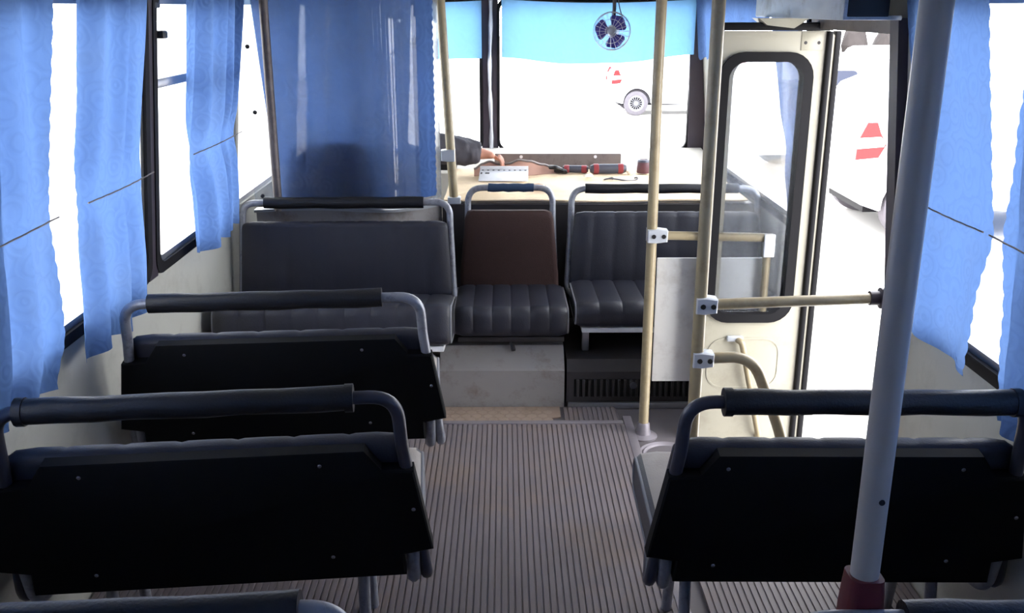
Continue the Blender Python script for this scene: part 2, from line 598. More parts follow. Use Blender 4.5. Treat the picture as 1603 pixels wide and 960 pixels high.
# windscreen: two panes in black rubber with a post between
PX0, PX1 = -0.135, -0.03           # post
for (a, b) in ((-WSX, PX0), (PX1, WSX)):
    n += 1
    bm = bm_new()
    o = rrect(a - 0.012, b + 0.012, WSZ0 - 0.012, WSZ1 + 0.012, 0.06)
    i = rrect(a + 0.004, b - 0.006, WSZ0 + 0.004, WSZ1 - 0.012, 0.05)
    ring_plate(bm, o, i, lambda u, v, w: (u, FRONT - 0.012 + w, v), 0.03)
    f = struct('window_%d' % n, bm, M['rubber'])
    bm = bm_new()
    box(bm, ((a + b) / 2, FRONT + 0.012, (WSZ0 + WSZ1) / 2), (b - a, 0.006, WSZ1 - WSZ0))
    obj('glass', bm, M['glass'], f, smooth=False)
bm = bm_new()
box(bm, ((PX0 + PX1) / 2, FRONT + 0.005, 1.2), (PX1 - PX0 - 0.01, 0.03, 0.86), bevel=0.005)
f = struct('trim_4', bm, M['post'])
bm = bm_new()
tube(bm, [((PX0 + PX1) / 2 + 0.004 + 0.004 * math.sin(z * 9), FRONT - 0.022, z) for z in [0.79 + 0.83 * j / 12 for j in range(13)]], [0.012 + 0.003 * math.sin(j * 2.1) for j in range(13)], 8)
obj('cover_strip', bm, M['alu'], f)

bm = bm_new()
for s in (1,):
    prism(bm, [(s * (WSX + 0.004), FRONT - 0.02, WSZ0 - 0.02), (s * (wx(WSZ0) - 0.002), FRONT - 0.02, WSZ0 - 0.02), (s * (wx(1.62) - 0.002), FRONT - 0.02, 1.62), (s * (WSX - 0.02), FRONT - 0.02, 1.62)], (0, 0.016, 0))
struct('trim_7', bm, M['post'])

# ------------------------------------------------------------------ floor
bm = bm_new()
WELLX = 0.705
box(bm, ((-1.17 + WELLX) / 2, (REAR + FRONT) / 2, -0.03), (WELLX + 1.17, FRONT - REAR, 0.03))
for a, b in ((REAR, DOOR[0]), (DOOR[1] + 0.01, FRONT)):
    box(bm, ((WELLX + 1.17) / 2, (a + b) / 2, -0.03), (1.17 - WELLX, b - a, 0.03))
# step well
box(bm, ((WELLX + 1.17) / 2, (DOOR[0] + DOOR[1]) / 2, -0.345), (1.17 - WELLX, DOOR[1] - DOOR[0], 0.03))
box(bm, (WELLX - 0.01, (DOOR[0] + DOOR[1]) / 2, -0.19), (0.02, DOOR[1] - DOOR[0], 0.29))
for y in (DOOR[0] - 0.01, DOOR[1] + 0.015):
    box(bm, ((WELLX + 1.17) / 2, y, -0.19), (1.17 - WELLX, 0.02, 0.29))
struct('floor', bm, M['floor'])

def ribbed(bm, x0, x1, y0, y1, pitch, z0, h):
    """ribbed mat as one folded profile swept along y"""
    prof = [(x0, z0)]
    x = x0
    while x < x1 - pitch * 0.5:
        prof += [(x + 0.0001, z0 + h), (x + pitch * 0.70, z0 + h), (x + pitch * 0.76, z0 + h - 0.004), (x + pitch * 0.96, z0 + h - 0.004)]
        x += pitch
    prof += [(x1, z0 + 0.001), (x1, z0)]
    loft(bm, [[(px, y0, pz) for px, pz in prof], [(px, y1, pz) for px, pz in prof]])

FZ = -0.015
bm = bm_new()
ribbed(bm, -1.16, 0.47, REAR + 0.02, 3.485, 0.0195, FZ, 0.0135)
o = obj('ribbed_mat', bm, M['mat_floor'], smooth=False)
tag(o, 'grey ribbed rubber runner down the aisle floor', 'floor mat')
bm = bm_new()
ribbed(bm, 0.24, 0.46, 3.518, 3.66, 0.0195, FZ, 0.012)
o = obj('ribbed_mat', bm, M['mat_floor'], smooth=False)
tag(o, 'short ribbed rubber offcut in front of the dark heater grille', 'floor mat')
bm = bm_new()
ribbed(bm, 0.56, 1.16, REAR + 0.02, 2.68, 0.0195, FZ, 0.0135)
o = obj('ribbed_mat', bm, M['mat_floor'], smooth=False)
tag(o, 'ribbed rubber mat under the right hand double seat', 'floor mat')
# edge strips
def strip(label, c, s, m='trim', rot=None):
    bm = bm_new()
    box(bm, c, s, rot, bevel=0.003)
    o = obj('edge_strip', bm, M[m])
    return tag(o, label, 'trim strip')
strip('worn metal strip across the front end of the ribbed runner', (0.03, 3.50, FZ + 0.009), (0.88, 0.028, 0.018))
strip('long worn strip along the right edge of the ribbed runner', (0.49, 2.2, FZ + 0.008), (0.035, 2.72, 0.016))
strip('pale metal strip at the foot of the heater grille', (0.70, 3.672, FZ + 0.014), (0.88, 0.02, 0.026), 'alu')

# tan lino patch of hexagons, broken corner at the right
bm = bm_new()
pts = [(-0.30, 3.518), (0.12, 3.518), (0.165, 3.535), (0.185, 3.54), (0.19, 3.56), (0.225, 3.57), (0.225, 3.672), (-0.30, 3.672)]
prism(bm, [(x, y, FZ + 0.002) for x, y in pts], (0, 0, 0.006))
lino = obj('lino_patch', bm, M['tan_lino'], smooth=False)
tag(lino, 'tan lino scrap with hexagon pattern and a torn right end', 'floor mat')
m_hex = M['tan_lino']
bm = bm_new()
hw = 0.022
for r_ in range(4):
    for c_ in range(11):
        cx, cy = -0.27 + c_ * 0.0445 + (0.022 if r_ % 2 else 0), 3.538 + r_ * 0.0375
        if cx > 0.19:
            continue
        lathe(bm, [(0, 0.003), (0.0195, 0.003), (0.021, 0)], Matrix.Translation((cx, cy, FZ + 0.0078)) @ Matrix.Rotation(PI / 6, 4, 'Z') @ Matrix.Diagonal((1, 1, 0.45, 1)), 6)
o = obj('hexagon_pattern', bm, mat('raised tan hexagons', (160, 140, 124), 0.6, var=0.2, scale=18, stain=(105, 88, 76), stain_amt=0.6, stain_scale=9), lino, smooth=False)

# round floor hatch
t = thing('floor_hatch', 'round floor hatch with raised concentric rims beside the step well', 'hatch', (0.60, 3.22, FZ))
bm = bm_new()
lathe(bm, [(0.112, 0), (0.112, 0.008), (0.104, 0.013), (0.096, 0.008), (0.088, 0.013), (0.080, 0.008), (0.075, 0)], None, 40)
obj('rim', bm, M['trim'], t)
bm = bm_new()
lathe(bm, [(0, 0.009), (0.076, 0.009), (0.078, 0.001)], None, 40)
obj('lid', bm, M['floor'], t)

# ------------------------------------------------------------------ poles and rails
def clamp(name, parent, c, s, axis_rot=0.0, m='clamp', bolts=2):
    """two-bolt cast clamp: a sleeve block with tapered wing"""
    bm = bm_new()
    rr = Matrix.Rotation(axis_rot, 4, 'Z')
    T = Matrix.Translation(c) @ rr
    w, d, h = s
    poly = [(-w * 0.30, -h * 0.46), (w * 0.15, -h * 0.5), (w * 0.70, -h * 0.40), (w * 0.72, h * 0.40), (w * 0.15, h * 0.5), (-w * 0.30, h * 0.46)]
    rings = []
    for y, k in ((-d / 2, 0.92), (-d / 2 + 0.005, 1), (d / 2 - 0.005, 1), (d / 2, 0.92)):
        rings.append([T @ Vector((x * k, y, z * k)) for x, z in poly])
    loft(bm, rings)
    o = obj(name, bm, M[m], parent)
    xs = ([0.0, w * 0.5] if bolts == 2 else [w * 0.1])
    for x in xs:
        bm = bm_new()
        lathe(bm, [(0, 0.004), (0.007, 0.004), (0.0085, 0)], T @ Matrix.Translation((x, -d / 2, 0)) @ Matrix.Rotation(PI / 2, 4, 'X'), 8)
        obj('bolt', bm, M['black'], o)
    return o

# pole standing on the floor by the front panel
pA = thing('grab_pole', 'cream floor to ceiling pole at the edge of the white panel', 'pole', (0.535, 3.40, FZ))
bm = bm_new()
tube(bm, [(0, 0, 0.01), (0.0, 0, 0.8), (-0.004, 0, 1.3), (0.0, 0, 1.96)], 0.019, 14)
obj('tube', bm, M['pole'], pA)
bm = bm_new()
lathe(bm, [(0.055, 0), (0.055, 0.006), (0.03, 0.014), (0.026, 0.03), (0.024, 0.055), (0.0195, 0.06)], None, 20)
obj('floor_flange', bm, M['trim'], pA)
clamp('clamp', pA, (0.004, 0, 0.80), (0.072, 0.052, 0.052))
bm = bm_new()
tube(bm, [(0.02, 0, 0.80), (0.44, 0.0, 0.79)], 0.0165, 12)
obj('top_rail', bm, M['pole'], pA)
bm = bm_new()
box(bm, (0.425, -0.022, 0.765), (0.04, 0.012, 0.085), bevel=0.004)
br = obj('wall_bracket', bm, M['clamp'], pA)
bm = bm_new()
tube(bm, [(0.425, 0, 0.75), (0.425, 0, 0.20)], 0.015, 10)
obj('down_tube', bm, M['pole'], pA)

bm = bm_new()                                                       # white panel between pole and door
box(bm, (0.765, 3.44, 0.445), (0.40, 0.012, 0.49), bevel=0.003)
o = obj('screen_panel', bm, mat('scuffed white sheet', (222, 221, 218), 0.45, var=0.05, stain=(140, 126, 110), stain_amt=0.4, stain_scale=9))
tag(o, 'scuffed white sheet panel beside the front pole above the heater', 'panel')

# pole behind the right-hand seat, with the rail to the door post and the bent step rail
pB = thing('grab_pole', 'cream pole rising behind the right double seat in front of the door', 'pole', (0.588, 2.75, FZ))
bm = bm_new()
tube(bm, [(0, 0, 0.01), (0, 0, 1.96)], 0.0195, 14)
obj('tube', bm, M['pole'], pB)
bm = bm_new()
lathe(bm, [(0.055, 0), (0.055, 0.006), (0.03, 0.014), (0.026, 0.03), (0.024, 0.055), (0.0200, 0.06)], None, 20)
obj('floor_flange', bm, M['trim'], pB)
clamp('clamp', pB, (0.004, 0, 0.738), (0.062, 0.054, 0.052))
clamp('clamp', pB, (0.004, 0, 0.565), (0.062, 0.054, 0.05))
bm = bm_new()
tube(bm, [(0.02, 0, 0.738), (0.515, 0.0, 0.756)], 0.017, 12)
obj('top_rail', bm, M['pole'], pB)
bm = bm_new()
lathe(bm, [(0, 0), (0.032, 0), (0.032, 0.008), (0.022, 0.012), (0.022, 0.04), (0, 0.04)], Matrix.Translation((0.548, 0, 0.757)) @ Matrix.Rotation(-PI / 2, 4, 'Y'), 16)
obj('rail_flange', bm, M['post'], pB)
bm = bm_new()
tube(bm, fillet([(0.02, 0, 0.565), (0.17, 0, 0.572), (0.30, 0, 0.26), (0.36, 0.02, -0.26)], 0.13, 8), 0.0175, 12)
obj('step_rail', bm, M['pole'], pB)

# big near pole on the right
pC = thing('grab_pole', 'thick grey pole nearest the camera clamped to the front right seat rail', 'pole', (0.492, 1.14, 0.782))
bm = bm_new()
tube(bm, [(0, 0, 0.0), (0.0, 0, 1.19)], 0.0192, 20)
p_t = obj('tube', bm, M['pole_grey'], pC)
bm = bm_new()
lathe(bm, [(0, 0.001), (0.004, 0.001), (0.0045, -0.001)], Matrix.Translation((0.003, -0.0192, 0.175)) @ Matrix.Rotation(PI / 2, 4, 'X'), 10)
obj('rivet', bm, M['black'], p_t)
bm = bm_new()
loft(bm, [[(x * k, y * k, z) for x, y in rrect(-0.027, 0.027, -0.027, 0.027, 0.012, 3)] for z, k in ((-0.035, 0.98), (0.0, 0.98), (0.035, 0.90), (0.055, 0.84), (0.055, 0.72))])
cl = obj('base_clamp', bm, M['red_clamp'], pC)
bm = bm_new()
lathe(bm, [(0, 0.004), (0.009, 0.004), (0.011, 0)], Matrix.Translation((0.008, -0.0262, 0.008)) @ Matrix.Rotation(PI / 2, 4, 'X'), 6)
obj('bolt', bm, M['dark_tube'], cl)

# slanted pole at the driver's partition
pD = thing('grab_pole', 'thin leaning cream pole at the open edge of the driver partition', 'pole', (-0.232, 4.36, 0.70))
bm = bm_new()
tube(bm, [(0, 0, 0.0), (-0.046, 0, 0.92), (-0.06, 0, 1.24)], 0.0205, 14)
obj('tube', bm, M['pole'], pD)
bm = bm_new()
box(bm, (0.0, 0, 0.02), (0.06, 0.05, 0.05), bevel=0.006)
obj('foot_bracket', bm, M['clamp'], pD)
clamp('clamp', pD, (-0.012, 0, 0.235), (0.062, 0.06, 0.056), PI, bolts=1)

# ------------------------------------------------------------------ seats
def padded(bm, w, d, h, seams, r=0.03, groove=0.006, bulge=0.006, taper=0.0, mtx=None, mi=0, k=4):
    """upholstered slab: x in +-w/2, y in 0..d, face up at z=h; seam grooves run along y"""
    mtx = mtx or Matrix()
    xs = []
    npan = seams + 1
    for p in range(npan):
        for q in (0.0, 0.12, 0.5, 0.88):
            xs.append(((p + q) / npan, q))
    xs.append((1.0, 0.0))
    rings = []
    for u, q in xs:
        e = min(u, 1 - u) * w
        sh = 0.0 if e > 0.02 else (0.012 * (1 - e / 0.02))
        lift = (bulge if q == 0.5 else (bulge * 0.7 if q in (0.12, 0.88) else -groove))
        if u in (0.0, 1.0):
            lift = 0
        ring = []
        for (y, z) in rrect(sh, d - sh, sh, h - sh, r - sh * 0.5, k):
            zz = z + (lift if z > h * 0.6 else 0)
            yy = y + (lift * 0.8 if (y > d - r * 0.7) else 0)
            x = (u - 0.5) * w * (1 + taper * (1 - y / d))
            ring.append(mtx @ Vector((x, yy, zz)))
        rings.append(ring)
    loft(bm, rings, mi=mi)
    return rings

UP = Matrix(((1, 0, 0, 0), (0, 0, 1, 0), (0, 1, 0, 0), (0, 0, 0, 1)))     # slab (x,y,z) -> (x, z, y): stands upright

def seat(name, label, loc, rot, w=0.84, pad=(-0.30, 0.30), recline=8, cz=0.435, ct=0.125, cd=0.40, back=(0.36, 0.68),
         railz=0.80, seams=6, tubemat='chrome', board=True, cushmat='vinyl', backmat='vinyl', legs=(-0.30, 0.30), group=None,
         padmat='pad', padr=0.027, flare=0.05, cush_w=None, screws=None, double_foot=True, legz=0.0, rake=2, corner=0.10, collar=True, foot=0.285):
    t = thing(name, label, 'bus seat', loc, rot, group)
    R = Matrix.Translation((0, 0, 0.36)) @ Matrix.Rotation(math.radians(recline), 4, 'X') @ Matrix.Translation((0, 0, -0.36))
    ht = w / 2 - 0.02
    hb = ht + flare
    tr = 0.0145
    pts = [(-hb + 0.05, 0.36, foot + 0.03), (-hb, 0.02, foot), (-ht - flare * 0.12, 0, 0.68), (-ht, 0, railz), (ht, 0, railz), (ht + flare * 0.12, 0, 0.68), (hb, 0.02, foot), (hb - 0.05, 0.36, foot + 0.03)]
    def bk(p):
        p = Vector(p)
        return (R @ p) if p.y < 0.1 else p
    bm = bm_new()
    P = [bk(p) for p in pts]
    path = [P[0]] + fillet([P[0], P[1], P[2]], 0.05)[1:-1] + fillet([P[2], P[3], P[4]], corner, 8)[0:-1] + fillet([P[3], P[4], P[5]], corner, 8)[1:] + fillet([P[5], P[6], P[7]], 0.05)[1:]
    tube(bm, path, tr, 10)
    obj('back_frame', bm, M[tubemat], t)
    if double_foot:
        for s in (-1, 1):
            bm = bm_new()
            q = [bk((s * (hb - 0.032), 0.0, 0.42)), bk((s * (hb - 0.032), 0.012, foot)), Vector((s * (hb - 0.082), 0.36, foot + 0.03))]
            tube(bm, fillet(q, 0.05), 0.0155, 10)
            obj('seat_frame', bm, M['chrome'], t)
    # padded sleeve on the rail
    bm = bm_new()
    a, b = pad
    m_ = 9
    pp, rr = [], []
    for i in range(m_ + 1):
        x = a + (b - a) * i / m_
        pp.append(R @ Vector((x, 0, railz + 0.0015 * math.sin(i * 2.3))))
        rr.append(padr * (1 + 0.03 * math.sin(i * 1.7)))
    tube(bm, pp, rr, 14)
    po = obj('rail_pad', bm, M[padmat], t)
    if collar:
        for x in (a, b):
            s = -1 if x == a else 1
            bm = bm_new()
            tube(bm, [R @ Vector((x - s * 0.012, 0, railz)), R @ Vector((x + s * 0.006, 0, railz))], padr * 1.12, 14)
            obj('pad_collar', bm, M[padmat], po)
    # backrest
    b0, b1 = back
    bh = b1 - b0
    wt = 2 * ht + (0.02 if board else -0.02)
    bm = bm_new()
    padded(bm, wt, bh, 0.055, seams, 0.024, 0.0015, 0.0015, taper=flare * 1.6 / wt * 2 * 0.6, mtx=R @ Matrix.Translation((0, 0.012, b0)) @ UP)
    bk_o = obj('backrest', bm, M[backmat], t)
    if board:
        bm = bm_new()
        z0, z1 = 0.335, b1 - 0.004
        def hx(z):
            return ht + 0.017 + flare * (1.25 * (0.70 - z) / 0.38)
        zc = 0.405
        poly = [(-hx(z0) + 0.075, z0), (hx(z0) - 0.075, z0), (hx(zc) - 0.066, zc - 0.012), (hx(zc), zc), (hx(z1 - 0.055), z1 - 0.055), (ht - 0.04, z1 - 0.05), (ht - 0.075, z1), (-ht + 0.075, z1), (-ht + 0.04, z1 - 0.05), (-hx(z1 - 0.055), z1 - 0.055), (-hx(zc), zc), (-hx(zc) + 0.066, zc - 0.012)]
        rings = []
        for y, kk in ((0.016, 0.0), (-0.017, 0.0), (-0.021, 0.004)):
            rings.append([R @ Vector((x - kk * (1 if x > 0 else -1), y, z + kk * (1 if z < 0.5 else -1))) for x, z in poly])
        loft(bm, rings)
        bo = obj('back_board', bm, M['board'], t)
        for (sx, sz) in (screws or [(-0.26, z1 - 0.03), (0.24, z1 - 0.03), (hx(0.5) - 0.025, 0.52), (0.25, 0.40), (-0.27, 0.385)]):
            bm = bm_new()
            lathe(bm, [(0, 0.003), (0.003, 0.0025), (0.0048, 0)], R @ Matrix.Translation((sx, -0.021, sz)) @ Matrix.Rotation(PI / 2, 4, 'X'), 8)
            obj('screw', bm, M['screw'], bo)
    # cushion
    cw = cush_w or (2 * hb - 0.02)
    T = Matrix.Translation((0, 0.05, cz - ct)) @ Matrix.Rotation(math.radians(rake), 4, 'X')
    bm = bm_new()
    rings = padded(bm, cw, cd, ct, seams, min(0.045, ct * 0.42), 0.003, 0.003, mtx=T)
    cu = obj('cushion', bm, [M[cushmat], M['vinyl_side']], t)
    for p in cu.data.polygons:
        if abs(p.normal.x) > 0.6:
            p.material_index = 1
    for rg in (rings[0], rings[-1]):
        bm = bm_new()
        tube(bm, rg, 0.0042, 6, closed=True)
        obj('piping', bm, M['piping'], cu)
    bm = bm_new()
    box(bm, T @ Vector((0, cd * 0.5, -0.012)), (cw * 0.94, cd * 0.86, 0.022), Matrix.Rotation(math.radians(rake), 3, 'X'), bevel=0.004)
    obj('seat_pan', bm, M['white_metal' if w > 0.5 else 'dark_metal'], t)
    for lx in legs:
        bm = bm_new()
        s = 1 if lx > 0 else -1
        tube(bm, fillet([(lx, 0.10, legz), (lx, 0.13, 0.28), (lx, 0.31, 0.30), (lx, 0.36, legz)], 0.05), 0.0145, 10)
        obj('leg', bm, M['chrome'], t)
    return t

rows = 'double seats facing forward'
FL = FZ + 0.0
seat('bus_seat', 'dark double seat, second from the front on the left, with dark rail ends', (-0.635, 1.90, FL + 0.012), (0, math.radians(-0.6), math.radians(4.5)), w=0.86, pad=(-0.355, 0.315), tubemat='dark_tube', cushmat='vinyl_grey', group=rows)
seat('bus_seat', 'dark double seat on the left nearest to the front bench, with pale chipped rail ends', (-0.65, 2.635, FL + 0.012), (0, math.radians(-0.4), math.radians(3.5)), w=0.86, pad=(-0.34, 0.305), tubemat='chrome', cushmat='vinyl_grey', group=rows, collar=False)
seat('bus_seat', 'nearest left seat, only its black padded rail and white tube end showing', (-0.63, 1.17, FL + 0.008), (0, math.radians(-0.6), math.radians(3)), w=0.87, pad=(-0.34, 0.355), tubemat='chrome', cushmat='vinyl_grey', group=rows, collar=False)
seat('bus_seat', 'dark double seat on the right by the door, seen from behind under the poles', (0.737, 1.90, FL + 0.012), (0, 0, math.radians(-0.8)), w=0.75, pad=(-0.275, 0.33), tubemat='dark_tube', cushmat='vinyl_grey', group=rows)
seat('bus_seat', 'nearest right seat, black padded rail beside the red pole clamp', (0.742, 1.165, FL + 0.008), (0, 0, 0), w=0.75, pad=(-0.205, 0.33), tubemat='chrome', cushmat='vinyl_grey', group=rows, collar=False)
front = 'front seats facing backwards'
seat('bench_seat', 'wide slate vinyl bench facing backwards in front of the blue driver curtain', (-0.675, 3.98, FL), (0, 0, math.radians(180 + 0.8)), w=0.92, pad=(-0.33, 0.345), back=(0.40, 0.725), cz=0.415, ct=0.165, cd=0.46, board=False, cushmat='vinyl', group=front, flare=0.02, seams=8, cush_w=0.915, padr=0.025, rake=11, collar=False, recline=6)
seat('bench_seat', 'single front seat with a brown cloth cover on its back and blue rail grip', (0.025, 4.22, FL), (0, 0, math.radians(180)), w=0.42, pad=(-0.105, 0.10), railz=0.82, back=(0.37, 0.72), cz=0.40, ct=0.13, cd=0.44, board=False, group=front, flare=0.015, seams=5, cush_w=0.47, padmat='blue_cover', padr=0.019, legs=(), collar=False, recline=6, double_foot=False, foot=0.36)
seat('bench_seat', 'slate vinyl double seat facing backwards in front of the dashboard carpet', (0.722, 4.22, FL), (0, 0, math.radians(180)), w=0.88, pad=(-0.33, 0.36), railz=0.815, back=(0.38, 0.715), cz=0.42, ct=0.11, cd=0.44, board=False, group=front, flare=0.02, seams=8, cush_w=0.86, padr=0.022, legs=(), collar=False, recline=6, double_foot=False, foot=0.36)

# brown cover over the single seat's back (its own cloth sleeve)
bm = bm_new()
R6 = Matrix.Rotation(math.radians(-6), 4, 'X')
rings = []
for z, hw_, in ((0.375, 0.222), (0.45, 0.220), (0.60, 0.205), (0.695, 0.197), (0.722, 0.187), (0.728, 0.17)):
    th = 0.044 if z < 0.71 else 0.03
    rings.append([Matrix.Translation((0.02, 4.175, FL)) @ Matrix.Translation((0, 0, .36)) @ R6 @ Matrix.Translation((0, 0, -.36)) @ Vector((x, y, z + 0.004 * math.sin(x * 20))) for x, y in rrect(-hw_, hw_, -th, th, 0.02, 3)])
loft(bm, rings)
o = obj('seat_cover', bm, M['brown_cloth'])
tag(o, 'brown cloth cover pulled over the back of the single front seat', 'seat cover')

# short bracket leg of the right-hand bench
bm = bm_new()
box(bm, (0.34, 3.83, 0.265), (0.03, 0.02, 0.16), bevel=0.004)
box(bm, (0.34, 3.83, 0.342), (0.07, 0.03, 0.012), bevel=0.003)
o = obj('seat_bracket', bm, M['alu'])
tag(o, 'short pale bracket leg under the right rear-facing bench', 'bracket')

# ------------------------------------------------------------------ front bulkhead, engine housing, heater
EX0, EX1 = -0.27, 0.245
bm = bm_new()
poly = [(3.685, FZ), (3.69, 0.145), (3.70, 0.152), (3.79, 0.222), (4.30, 0.222), (4.30, FZ)]
prism(bm, [(EX0, y, z) for y, z in poly], (EX1 - EX0, 0, 0))
o = obj('engine_housing', bm, M['housing'], smooth=False)
tag(o, 'scuffed pale metal housing at the foot of the single front seat', 'housing')
bm = bm_new()
tube(bm, [(0.02, 3.80, 0.275), (0.035, 3.745, 0.215)], [0.006, 0.010], 6)
tag(obj('loose_strap', bm, M['dark_metal']), 'short dark strap hanging below the single front seat', 'strap')

ht_ = thing('heater_box', 'dark low heater box with slotted grille under the right bench', 'heater', (0.70, 3.69, FZ))
bm = bm_new()
prism(bm, [(-0.445, y, z) for y, z in ((0, 0), (0.0, 0.155), (0.03, 0.20), (0.58, 0.20), (0.58, 0))], (0.90, 0, 0))
obj('casing', bm, M['dark_metal'], ht_, smooth=False)
for k in range(34):
    x = -0.40 + k * 0.0245
    bm = bm_new()
    box(bm, (x, -0.006, 0.085), (0.011, 0.012, 0.075), bevel=0.002, seg=1)
    obj('slat', bm, M['dark_metal'], ht_)
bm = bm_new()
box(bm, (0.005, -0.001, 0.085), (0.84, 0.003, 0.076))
obj('grille_back', bm, M['gap_shade'], ht_)
bm = bm_new()
lathe(bm, [(0, 0.012), (0.012, 0.012), (0.015, 0.004), (0.015, 0)], Matrix.Translation((-0.17, -0.012, 0.10)) @ Matrix.Rotation(PI / 2, 4, 'X'), 12)
obj('knob', bm, M['grey_plastic'], ht_)

# bulkhead behind the seats and the raised cover it carries
bm = bm_new()
box(bm, (0.44, 4.335, 0.35), (1.45, 0.03, 0.73))
struct('wall_bulkhead', bm, M['dark_metal'])
bm = bm_new()
box(bm, (0.435, 4.79, 0.355), (1.44, 0.86, 0.72), bevel=0.02)
o = obj('engine_cover', bm, M['dash'])
tag(o, 'broad engine cover between driver and right window, hidden under the carpet', 'engine cover')
CVZ = 0.717

# carpet: grid draped on the cover with a fold lifted at the far left by the hand
def carpet(u, v):
    x = -0.28 + 1.40 * u
    y = 4.345 + 0.86 * v
    z = CVZ + 0.014 + 0.005 * math.sin(7 * x + 9 * y) * math.sin(5 * y - 3 * x)
    # wrinkle near the front left edge
    z += 0.038 * math.exp(-((x + 0.10) / 0.11) ** 2 - ((y - 4.46 - 0.15 * x) / 0.05) ** 2)
    return (x, y, z)
bm = bm_new()
sheet(bm, carpet, 90, 60, 0.006)
o = obj('carpet', bm, M['carpet'])
tag(o, 'sandy carpet draped over the engine cover, far corner lifted by a hand', 'carpet')

# its far left corner, pulled up and folded toward the seats so the backing shows
FOLD = [(-0.16, 0.03), (-0.115, 0.055), (-0.08, 0.066), (-0.03, 0.050), (0.02, 0.056), (0.075, 0.076), (0.13, 0.068), (0.20, 0.046), (0.27, 0.022), (0.32, 0.004)]
def fold_pt(u, v):
    x = -0.16 + 0.48 * u
    h = lerp_tab(FOLD, x)
    y = 4.99 + 0.06 * u + 0.02 * math.sin(u * 9)
    return (x, y + 0.05 * math.sin(v * PI * 0.5) - 0.015 * v, CVZ + 0.016 + h * v)
bm = bm_new()
sheet(bm, fold_pt, 48, 6, 0.005)
fo = obj('folded_corner', bm, mat('pinkish carpet backing', (178, 140, 126), 0.95, var=0.15, scale=20), o)
bm = bm_new()
tube(bm, [fold_pt(k / 48, 1.0) for k in range(49)], 0.006, 8)
obj('edge_binding', bm, M['plate'], fo)

# dashboard behind the windscreen
bm = bm_new()
prism(bm, [(-1.13, y, z) for y, z in ((5.28, 0.45), (5.27, 0.70), (5.29, 0.72), (5.40, 0.790), (5.53, 0.803), (5.53, 0.45))], (2.26, 0, 0))
o = obj('dashboard', bm, M['dash'])
tag(o, 'pale dashboard ledge running under the windscreen', 'dashboard')
pl = thing('metal_plate', 'long dull grey metal plate with two holes leaning under the windscreen', 'plate', (0.29, 5.235, 0.728))
bm = bm_new()
o2 = rrect(-0.345, 0.345, 0, 0.085, 0.006, 2)
loft(bm, [[(x, -0.002, z) for x, z in o2], [(x, 0.002, z) for x, z in o2]])
obj('sheet', bm, M['plate'], pl, smooth=False)
for x in (-0.20, 0.205):
    bm = bm_new()
    lathe(bm, [(0, 0.002), (0.0085, 0.002), (0.009, 0)], Matrix.Translation((x, -0.002, 0.068)) @ Matrix.Rotation(PI / 2, 4, 'X'), 12)
    obj('hole_glare', bm, M['white_metal'], pl)  # white disc stands in for daylight showing through the hole

# things lying on the carpet
st = thing('marked_strip', 'white metal strip with a row of dark tick marks lying on the carpet', 'strip', (-0.005, 4.87, CVZ + 0.040), (math.radians(11), 0, math.radians(-2)))
bm = bm_new()
box(bm, (0, 0, 0), (0.25, 0.17, 0.004), bevel=0.001)
box(bm, (0, 0.084, 0.008), (0.25, 0.004, 0.02), bevel=0.001)
obj('strip_body', bm, M['white_metal'], st)
for (x, y, w_, h_) in [(-0.11 + k * 0.0275, 0.066, 0.010, 0.010) for k in range(9)] + [(-0.085, 0.022, 0.022, 0.020), (-0.115, 0.022, 0.009, 0.024)]:
    bm = bm_new()
    box(bm, (x, y, 0.0022), (w_, h_, 0.001))
    obj('tick_mark', bm, M['black'], st)

def roll(name, label, loc, rz, L_, r, cat='flask'):
    t = thing(name, label, cat, loc, (0, 0, rz))
    Q = Matrix.Rotation(PI / 2, 4, 'Y')
    bm = bm_new()
    lathe(bm, [(0, -L_ / 2), (r * 0.7, -L_ / 2), (r * 0.95, -L_ * 0.42), (r, -L_ * 0.2), (r, L_ * 0.2), (r * 0.95, L_ * 0.42), (r * 0.7, L_ / 2), (0, L_ / 2)], Q, 16)
    obj('barrel', bm, M['grey_plastic'], t)
    for s in (-1, 1):
        bm = bm_new()
        lathe(bm, [(r * 1.0, s * L_ * 0.34 - 0.014), (r * 1.05, s * L_ * 0.34 - 0.012), (r * 1.05, s * L_ * 0.34 + 0.012), (r * 0.97, s * L_ * 0.34 + 0.014)], Q, 16)
        obj('red_band', bm, M['red_plastic'], t)
    return t
roll('flask', 'grey flask with two red bands lying in front of the metal plate', (0.545, 5.03, CVZ + 0.046), math.radians(3), 0.19, 0.026)
roll('flask', 'smaller grey and red flask lying left of the banded one', (0.375, 5.06, CVZ + 0.040), math.radians(-6), 0.135, 0.020)
t = thing('tin', 'dark red squat tin standing on the carpet beside the front pole', 'tin', (0.735, 5.06, CVZ + 0.020))
bm = bm_new()
lathe(bm, [(0, 0), (0.034, 0), (0.036, 0.006), (0.032, 0.055), (0.026, 0.068), (0, 0.070)], None, 18)
obj('can', bm, mat('dark maroon tin', (84, 44, 52), 0.5), t)
bm = bm_new()
lathe(bm, [(0.030, 0.056), (0.034, 0.058), (0.029, 0.068), (0.02, 0.0712)], None, 18)
obj('lid', bm, M['grey_plastic'], t)
# dark tangle left of the flasks
bm = bm_new()
tube(bm, fillet([(0.24, 5.06, CVZ + 0.05), (0.27, 5.03, CVZ + 0.055), (0.30, 5.06, CVZ + 0.035), (0.33, 5.02, CVZ + 0.03), (0.27, 5.08, CVZ + 0.03)], 0.03), 0.012, 8)
tag(obj('cable_bundle', bm, M['black']), 'small black cable bundle at the left end of the flasks', 'cable')
